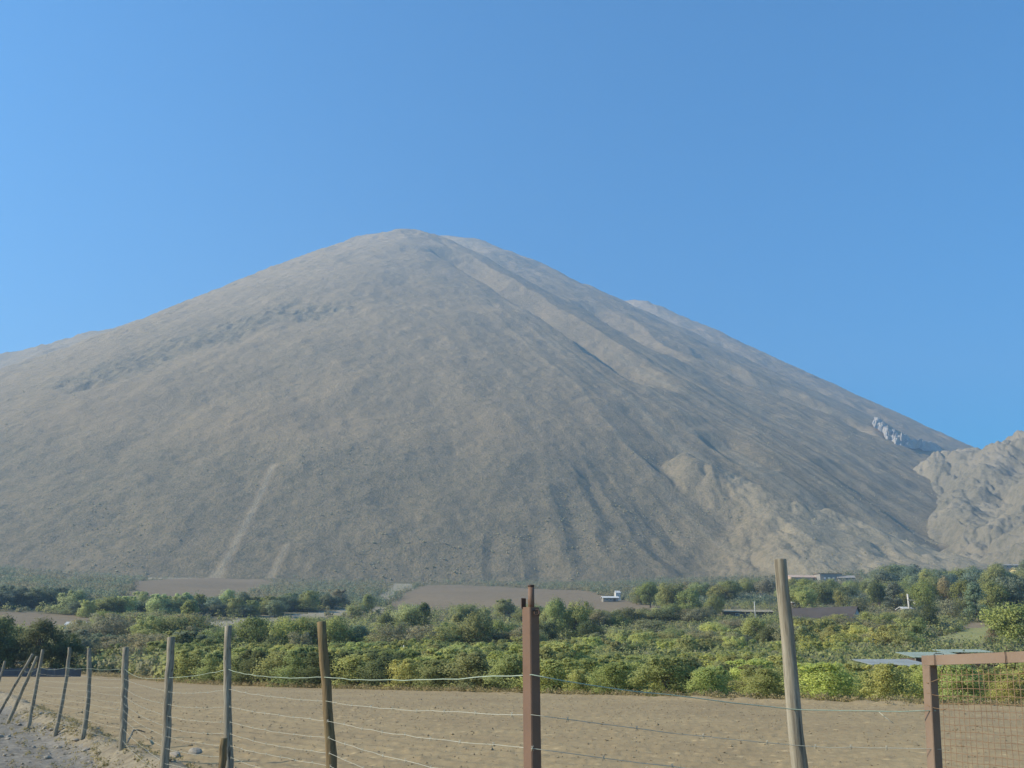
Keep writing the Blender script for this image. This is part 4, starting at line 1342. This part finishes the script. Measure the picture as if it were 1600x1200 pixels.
def mass(name, label, cat, pts, per, leaf, tint, seed):
    """one uncountable mass of low foliage; pts: (x, y, h, w)"""
    rs = np.random.RandomState(seed)
    cl = []
    P_ = np.array(pts)
    zz = ground_z(P_[:, 0], P_[:, 1], False)
    for (x, y, h, w), z in zip(pts, zz):
        for _ in range(3):
            cl.append((x + rs.uniform(-w, w) * .5, y + rs.uniform(-w, w) * .5, z + rs.uniform(0.15, 0.75) * h, w * rs.uniform(.25, .45)))
    me = leaf_cloud(name, rs, cl, per, leaf, 1.0, 0.9, one_mass=True)
    o = link(name, me); o.color = TINT[tint] + (1,)
    tag(o, label, cat, None, 'stuff')
    return o
if rest:
    mass('orchard_canopy', 'merged green canopy of the orchard rows at the back', 'orchard', [(x, y, h, h * 1.3) for x, y, h in rest], 120, 0.06, 'green', 3)

# ground cover of low brush over the valley floor, outside fields and tracks
def brush(name, label, tint, seed, n, hr, rr, leaf, azr, dens):
    rs = np.random.RandomState(seed)
    r_ = np.exp(rs.uniform(math.log(rr[0]), math.log(rr[1]), n * 4)); a_ = rs.uniform(R(azr[0]), R(azr[1]), n * 4)
    x, y = r_ * np.sin(a_), r_ * np.cos(a_)
    ii = np.clip(np.searchsorted(R_g, r_) - 1, 0, gnr - 2); jj = np.clip(np.searchsorted(A_out, a_) - 1, 0, gna - 2)
    ok = (reg[ii, jj] == 0) & (fbm(x / 22 + seed, y / 22, 3) > dens) & (edge_s(x, y) > 1.5) & (rs.rand(len(x)) > sstep(370, 560, r_))
    x, y = x[ok][:n], y[ok][:n]
    pts = [(x[i], y[i], h, h * rs.uniform(1.0, 1.8)) for i, h in enumerate(rs.uniform(*hr, len(x)))]
    return mass(name, label, 'undergrowth', pts, 26, leaf, tint, seed + 1)
brush('low_brush', 'low dark brush covering the valley floor between the trees', 'olive', 50, 5200, (0.7, 1.9), (75, 330), 0.16, (-36, 36), -0.25)
brush('dry_brush', 'low dry brown brush covering the valley floor', 'brown', 60, 3600, (0.6, 1.6), (75, 330), 0.16, (-36, 36), -0.1)
brush('far_scrub', 'hazy grey green scrub on the rising ground below the mountain', 'grey', 70, 6500, (1.0, 2.4), (300, 560), 0.20, (-38, 36), -0.3)
brush('far_green_scrub', 'hazy green scrub on the rising ground below the mountain', 'bluish', 71, 4200, (1.2, 3.0), (280, 560), 0.20, (-38, 36), -0.05)

# dry weeds along the far edge of the field
def weeds():
    rs = np.random.RandomState(8); n = 2600
    u = rs.uniform(15, 128, n); e = rs.normal(0.4, 0.5, n)
    x = E0[0] + ED[0] * u + EN[0] * e; y = E0[1] + ED[1] * u + EN[1] * e
    pts = [(x[i], y[i], h, 0.28) for i, h in enumerate(rs.uniform(0.1, 0.38, n))]
    o = mass('dry_weeds', 'dry straw coloured weeds along the far edge of the field', 'weeds', pts, 7, 0.035, 'gold', 81)
    o.color = (0.40, 0.33, 0.19, 1)
weeds()
def verge_grass():
    rs = np.random.RandomState(18); n = 420
    al = rs.uniform(-6, 16, n); sd = np.where(rs.rand(n) < .6, rs.normal(0.55, 0.3, n), rs.normal(-0.2, 0.5, n))
    x = FP[0] + FD[0] * al + FN[0] * sd; y = FP[1] + FD[1] * al + FN[1] * sd
    pts = [(x[i], y[i], h, 0.10) for i, h in enumerate(rs.uniform(0.03, 0.13, n))]
    o = mass('verge_weeds', 'sparse dry weeds along the foot of the fence and berm', 'weeds', pts, 8, 0.014, 'gold', 91)
    o.color = (0.34, 0.29, 0.16, 1)
verge_grass()

# scrub bushes dotted over the mountain's lower flank
def mountain_scrub():
    rs = np.random.RandomState(12)
    X, Y, Z, sc = MZ
    nrr, naa = X.shape
    n = 160000
    i = rs.randint(20, nrr - 1, n); j = rs.randint(1, naa - 1, n)
    cl_ = sstep(-0.1, 0.45, fbm(X[i, j] / 38, Y[i, j] / 38, 4))
    pr = sc[i, j] ** 1.4 * 0.22 * cl_ + 0.002
    rr_ = np.hypot(X[i, j], Y[i, j])
    ok = (rs.rand(n) < pr) & (Z[i, j] > valley(X[i, j], Y[i, j]) + 1)
    i, j = i[ok], j[ok]
    x, y, z = X[i, j] + rs.uniform(-1, 1, len(i)), Y[i, j] + rs.uniform(-1, 1, len(i)), Z[i, j]
    n = len(x)
    s = rs.uniform(0.35, 0.85, n)
    base = np.array([(1, 0, 0.15), (0.3, 0.95, 0.1), (-0.8, 0.6, 0.2), (-0.8, -0.6, 0.1), (0.3, -0.95, 0.2), (0.1, 0.1, 1.0), (-0.4, -0.2, 0.8), (0, 0, -0.6)], float)
    tri = np.array([(0, 1, 5), (1, 2, 5), (2, 6, 5), (2, 3, 6), (3, 4, 6), (4, 5, 6), (4, 0, 5), (1, 0, 7), (2, 1, 7), (3, 2, 7), (4, 3, 7), (0, 4, 7)])
    V = base[None] * (s[:, None, None] * rs.uniform(0.6, 1.3, (n, 8, 1)))
    V += np.stack([x, y, z], -1)[:, None, :]
    Fq = (tri[None] + np.arange(n)[:, None, None] * 8).reshape(-1, 3)
    me = mesh_np('slope_scrub', V.reshape(-1, 3), Fq, M['leaf'])
    o = link('slope_scrub', me); o.color = (0.46, 0.43, 0.30, 1)
    tag(o, 'scattered scrub bushes dotted over the mountain slope', 'scrub', None, 'stuff')
    print('slope scrub', n)
mountain_scrub()

M['cliff'] = earth('pale cliff', (0.36, 0.335, 0.285), (0.48, 0.45, 0.39), (0.20, 0.185, 0.16), 0.05, 0.3, bstr=0.8, bdist=2.0)
ob = outcrop().build('rock_outcrop', M['cliff'])
tag(ob, 'pale cliff outcrop at the upper right edge of the mountain', 'rock outcrop')

# ------------------------------------------------------------------ BUILDINGS
def frame_at(px, py, dist=None):
    if dist:
        d = ray(px, py); p = np.array([d[0] / d[1] * dist, dist, 0]); p[2] = float(ground_z(np.array([p[0]]), np.array([p[1]]), False)[0])
        return p
    return hit(px, py)

def house(label, px, py, w, dpt, h, wall, roof, rh=1.0, rz=0.0, kind='gable', cat='house', name='house', windows=2, eave=0.35, dist=None, zoff=0.0, door=True, win_mat='glass'):
    p = frame_at(px, py, dist)
    root = thing(name, label, cat, (p[0], p[1], p[2] + zoff - 0.15), rz)
    mb = MB()
    hw, hd = w / 2, dpt / 2
    if kind == 'gable':                                     # ridge along x
        vs = [(-hw, -hd, 0), (hw, -hd, 0), (hw, hd, 0), (-hw, hd, 0), (-hw, -hd, h), (hw, -hd, h), (hw, hd, h), (-hw, hd, h), (-hw, 0, h + rh), (hw, 0, h + rh)]
        mb.add(vs, [(0, 1, 5, 4), (1, 2, 6, 9, 5), (2, 3, 7, 6), (3, 0, 4, 8, 7)])
        mb.build('wall', M[wall], root)
        mr = MB()
        t = 0.12
        for s_ in (-1, 1):
            y0 = s_ * (hd + eave); z0 = h - eave * rh / hd
            a_ = [(-hw - eave, y0, z0 + 0.03), (hw + eave, y0, z0 + 0.03), (hw + eave, 0, h + rh + 0.03), (-hw - eave, 0, h + rh + 0.03)]
            mr.add(a_ + [(x, y, z + t) for x, y, z in a_], [(0, 1, 2, 3), (4, 7, 6, 5), (0, 4, 5, 1), (1, 5, 6, 2), (2, 6, 7, 3), (3, 7, 4, 0)])
        mr.build('roof', M[roof], root)
    else:                                                   # low single slope or flat
        vs = [(-hw, -hd, 0), (hw, -hd, 0), (hw, hd, 0), (-hw, hd, 0), (-hw, -hd, h), (hw, -hd, h), (hw, hd, h + rh), (-hw, hd, h + rh)]
        mb.add(vs, [(0, 1, 5, 4), (1, 2, 6, 5), (2, 3, 7, 6), (3, 0, 4, 7)])
        mb.build('wall', M[wall], root)
        mr = MB(); t = 0.1; k = rh / dpt
        n = 1 if kind == 'flat' else max(8, int(w / 0.25))
        xs = np.linspace(-hw - eave, hw + eave, n + 1)
        y0, y1 = -hd - eave, hd + eave
        z0, z1 = h - k * eave + 0.02, h + rh + k * eave + 0.02
        vs = []
        for q, x in enumerate(xs):
            c = 0.03 if (q % 2 and kind != 'flat') else 0
            vs += [(x, y0, z0 + c), (x, y1, z1 + c), (x, y0, z0 + c + t), (x, y1, z1 + c + t)]
        fs = []
        for q in range(n):
            b = q * 4
            fs += [(b, b + 1, b + 5, b + 4), (b + 2, b + 6, b + 7, b + 3), (b, b + 4, b + 6, b + 2), (b + 1, b + 3, b + 7, b + 5)]
        fs += [(0, 2, 3, 1), (n * 4, n * 4 + 1, n * 4 + 3, n * 4 + 2)]
        mr.add(vs, fs)
        mr.build('roof', M[roof], root)
    for k in range(windows):
        x = -hw + w * (k + 1) / (windows + 1 + (1 if door else 0))
        ww, wh = min(1.1, w * .16), min(1.0, h * .36)
        mw = MB(); mw.box(x - ww / 2, x + ww / 2, -hd - 0.05, -hd + 0.02, h * .42, h * .42 + wh)
        fr = mw.build('window', M['plaster' if win_mat == 'glass' else 'brown_wall'], root)
        mp = MB(); mp.box(x - ww / 2 + 0.08, x + ww / 2 - 0.08, -hd - 0.075, -hd - 0.053, h * .42 + 0.08, h * .42 + wh - 0.08)
        mp.build('pane', M[win_mat], fr)
    if door:
        x = -hw + w * (windows + 1) / (windows + 2)
        md = MB(); md.box(x - .42, x + .42, -hd - 0.05, -hd + 0.02, 0.15, min(2.1, h * .85))
        md.build('door', M['brown_wall'], root)
    return root

def sz(px_w, px, py, dist=None):
    p = frame_at(px, py, dist); return px_w * px_scale(p[1])

# white house with tower, left of the large hazy tree
h_ = house('long white roofed house with a small bright tower at its right end', 953, 940, 5.2, 3, 1.3, 'grey_wall', 'plaster', 0.5, 0.1)
p = h_.location
house('narrow bright white tower house at the right end of the long white roof', 965, 938, 1.7, 1.7, 2.6, 'plaster', 'plaster', 0.7, 0.2, windows=1, door=False, eave=0.12, name='tower_house')
house('white gabled roof half hidden in trees left of the steel post', 791, 968, 2.3, 2.4, 1.3, 'grey_wall', 'plaster', 0.5, 0.5, name='shed', cat='shed', windows=1, zoff=0.8, door=False)
house('low bright white shed roof right of the steel post', 948, 974, 2.9, 2.4, 1.1, 'grey_wall', 'plaster', 0.35, -0.1, 'mono', 'shed', 'shed', 1, eave=0.1)
house('grey roofed hut on the slope above the white shed', 1010, 930, 8, 4, 2.0, 'brown_wall', 'grey_wall', 0.8, -0.3, name='hut', cat='hut')
house('tiny bright white hut in front of the mountain foot', 1078, 925, 1.6, 1.6, 2.6, 'plaster', 'plaster', 0.4, 0.3, name='hut', cat='hut', windows=1, door=False, eave=0.1)
house('long low pale roofed barn left of the tall smooth post', 1168, 965, 12.5, 3.5, 1.4, 'brown_wall', 'dirt', 0.6, 0.08, 'mono', 'barn', 'barn', 2)
house('small white hut left of the tall smooth post above the barn', 1192, 939, 2.4, 2, 1.7, 'plaster', 'dark_roof', 0.7, 0.5, name='hut', cat='hut', windows=1, door=False)
house('small white roofed hut just right of the tall smooth post', 1243, 950, 2.2, 2, 1.5, 'brown_wall', 'plaster', 0.3, 0.0, 'mono', 'hut', 'hut', 1, eave=0.1)
house('large dark roofed shed with white gable edge', 1289, 975, 13.0, 6.5, 1.3, 'plaster', 'dark_roof', 2.0, -0.62, 'gable', 'shed', 'dark_shed', 3, eave=0.35)
house('low pale building in front of the dark roofed shed', 1268, 982, 1.7, 1.5, 1.2, 'plaster', 'plaster', 0.3, 0.1, name='hut', cat='hut', windows=1, door=False, eave=0.08)
house('pale pink house on the slope right of the tall post', 1254, 912, 13, 7, 2.6, 'pink_wall', 'pink_wall', 1.2, 0.1, windows=3)
house('flat roofed brown house with pale windows below the spur', 1295, 912, 10, 7, 4.2, 'grey_wall', 'brown_roof', 0.3, 0.05, 'flat', windows=3, win_mat='plaster')
house('small grey house right of the flat roofed house', 1322, 912, 7, 5, 2.5, 'grey_wall', 'grey_wall', 1.0, -0.2)
house('small pale block hut beneath the white cross armed pole', 1415, 960, 2.4, 2, 1.3, 'grey_wall', 'plaster', 0.4, 0.3, name='hut', cat='hut', windows=1)
house('small white box shaped water tank hut right of the dark shed', 1382, 980, 1.5, 1.4, 1.3, 'plaster', 'plaster', 0.1, 0.1, 'flat', 'hut', 'box_hut', 1, eave=0.04, door=False)
house('yellow house at the right edge below the spur', 1601, 902, 9, 6, 3.2, 'yellow_wall', 'yellow_wall', 1.0, 0.0, windows=1)
house('white house among the dark trees on the left', 117, 995, 2.8, 2.5, 1.2, 'plaster', 'plaster', 0.5, 0.2, windows=1, door=False, eave=0.15, zoff=0.6)
house('pale house at the right edge high above the tree belt', 1578, 889, 10, 5, 2.0, 'grey_wall', 'grey_wall', 0.8, 0.0)

# tin roofed shacks behind the orchard near the gate
def shack(label, px0, px1, pytop, dist, dpt, roof, rz, hdrop=0.25, wall='brown_wall'):
    sc = px_scale(dist)
    pc = (px0 + px1) / 2
    w = (px1 - px0) * sc
    p = at(pc, pytop, dist)
    z = float(ground_z(np.array([p[0]]), np.array([dist]), False)[0])
    h = p[2] - z - hdrop
    root = thing('tin_shack', label, 'shack', (p[0], dist, z), rz, 'tin roofed shacks behind the orchard')
    hw, hd = w / 2, dpt / 2
    mb = MB(); mb.box(-hw + .2, hw - .2, -hd + .2, hd - .2, 0, h - 0.12); mb.build('wall', M[wall], root)
    mr = MB(); n = int(w / 0.12); xs = np.linspace(-hw, hw, n + 1); vs = []; fs = []
    for q, x in enumerate(xs):
        c = 0.02 * (q % 2)
        vs += [(x, -hd, h + c - .10), (x, hd, h + c + hdrop - .10), (x, -hd, h + c - .07), (x, hd, h + c + hdrop - .07)]
    for q in range(n):
        b = q * 4
        fs += [(b, b + 1, b + 5, b + 4), (b + 2, b + 6, b + 7, b + 3), (b, b + 4, b + 6, b + 2), (b + 1, b + 3, b + 7, b + 5)]
    fs += [(0, 2, 3, 1), (n * 4, n * 4 + 1, n * 4 + 3, n * 4 + 2)]
    mr.add(vs, fs); mr.build('roof', M[roof], root)
    for sx in (-1, 1):
        mp = MB(); mp.tube([(sx * (hw - .1), -hd + .08, 0), (sx * (hw - .1), -hd + .08, h - .12)], 0.05, 8); mp.build('corner_post', M['wood_grey'], root)
    return root
shack('longest shack with blue grey tin roof, lower left of the three', 1345, 1438, 1028, 54, 2.8, 'tin', 0.04, 0.30)
shack('green tin roofed shack just above the gate corner', 1412, 1500, 1017, 64, 2.8, 'tin_green', 0.03, 0.36)
shack('pale green tin roof highest and rightmost above the gate rail', 1466, 1540, 1013, 70, 2.2, 'tin_green', -0.03, 0.22)
shack('small low white roofed shack left behind the gate post', 1405, 1460, 1034, 50, 2.5, 'tin', 0.0, 0.14)

# poles
def pole(label, px, yb, yt, rad, arm=None, name='utility_pole', cat='pole', dist=None):
    p = frame_at(px, yb, dist); top = at(px, yt, p[1])[2]
    root = thing(name, label, cat, (p[0], p[1], p[2]))
    mb = MB(); mb.tube([(0, 0, -0.3), (0, 0, top - p[2])], [rad, rad * .75], 10); mb.build('shaft', M['pole_paint'], root, True)
    if arm:
        mb = MB(); mb.box(arm[0], arm[1], -0.09 - rad, -rad, arm[2] + top - p[2], arm[2] + top - p[2] + 0.22)
        mb.build('cross_arm', M['pole_paint'], root)
        mb = MB(); mb.tube([(arm[1] * .45, -rad - .3, top - p[2] + arm[2] - .9), (arm[1] * .45, -rad - .3, top - p[2] + arm[2] - .25)], 0.28, 10)
        mb.build('transformer', M['pole_paint'], root, True)
    return root
pole('white utility pole with a cross arm to the right', 1422, 960, 928, 0.26, (-0.3, 2.6, -1.5))
pole('thin pale pole standing above the long barn', 1181, 972, 940, 0.11)
pole('slender pale post at the far edge of the field behind the left fence', 300, 1062, 1020, 0.07, name='marker_post', cat='post')
pole('short pale post in front of the brown shrubs in the centre', 630, 1034, 1008, 0.06, name='marker_post', cat='post', dist=88)

# low plastic sheet barrier at the foot of the left grove
def barrier():
    a_ = hit(-60, 1057.0); b_ = hit(126, 1057.5)
    root_p = (a_ + b_) / 2
    d_ = b_ - a_; Lb = math.hypot(d_[0], d_[1])
    rnd = random.Random(2)
    mb = MB(); n = 40; vs = []; fs = []
    for i in range(n + 1):
        x = -Lb / 2 + Lb * i / n; q = rnd.uniform(-.08, .08); h = 0.62 + rnd.uniform(-.05, .05)
        vs += [(x, q - .03, -0.1), (x, q + .03, -0.1), (x, q + .03, h), (x, q - .03, h)]
    for i in range(n):
        b = i * 4
        fs += [(b, b + 4, b + 7, b + 3), (b + 1, b + 2, b + 6, b + 5), (b + 3, b + 7, b + 6, b + 2)]
    fs += [(0, 3, 2, 1), (n * 4, n * 4 + 1, n * 4 + 2, n * 4 + 3)]
    mb.add(vs, fs)
    o = mb.build('low_barrier', M['sheet'], None, False, (root_p[0], root_p[1], root_p[2]))
    o.rotation_euler = (0, 0, math.atan2(d_[1], d_[0]))
    tag(o, 'low bluish sheet barrier along the foot of the dark left grove', 'barrier')
barrier()

# heap of pale soil at the field corner
for k, (px, py, s_, lab) in enumerate([(136, 1056, 0.5, 'pale heap of soil at the far left corner of the field'), (166, 1056, 0.3, 'small pale heap right of the larger soil heap at the field corner')]):
    h_ = foot_at(px, py)
    me = stone_mesh(30 + k, 0.35); me.materials.clear(); me.materials.append(M['berm'])
    o = link('soil_heap', me, None, (h_[0], h_[1], gz(h_[0], h_[1]))); o.scale = (s_ * 3.2, s_ * 1.2, s_)
    tag(o, lab, 'soil heap')

# ------------------------------------------------------------------ HAZE
hz = MB(); hz.box(-2900, 2900, -2900, 2900, -3.5, 985)
ho = None
m = bpy.data.materials.new('haze'); m.use_nodes = True
nt = m.node_tree; nt.nodes.clear()
out = nt.nodes.new('ShaderNodeOutputMaterial'); pv = nt.nodes.new('ShaderNodeVolumePrincipled')
pv.inputs['Color'].default_value = (0.42, 0.65, 0.92, 1)
pv.inputs['Density'].default_value = 0.00034
pv.inputs['Anisotropy'].default_value = 0.2
nt.links.new(pv.outputs[0], out.inputs['Volume'])
ho = hz.build('haze', m)
tag(ho, 'pale blue summer haze filling the valley', 'haze', None, 'stuff')
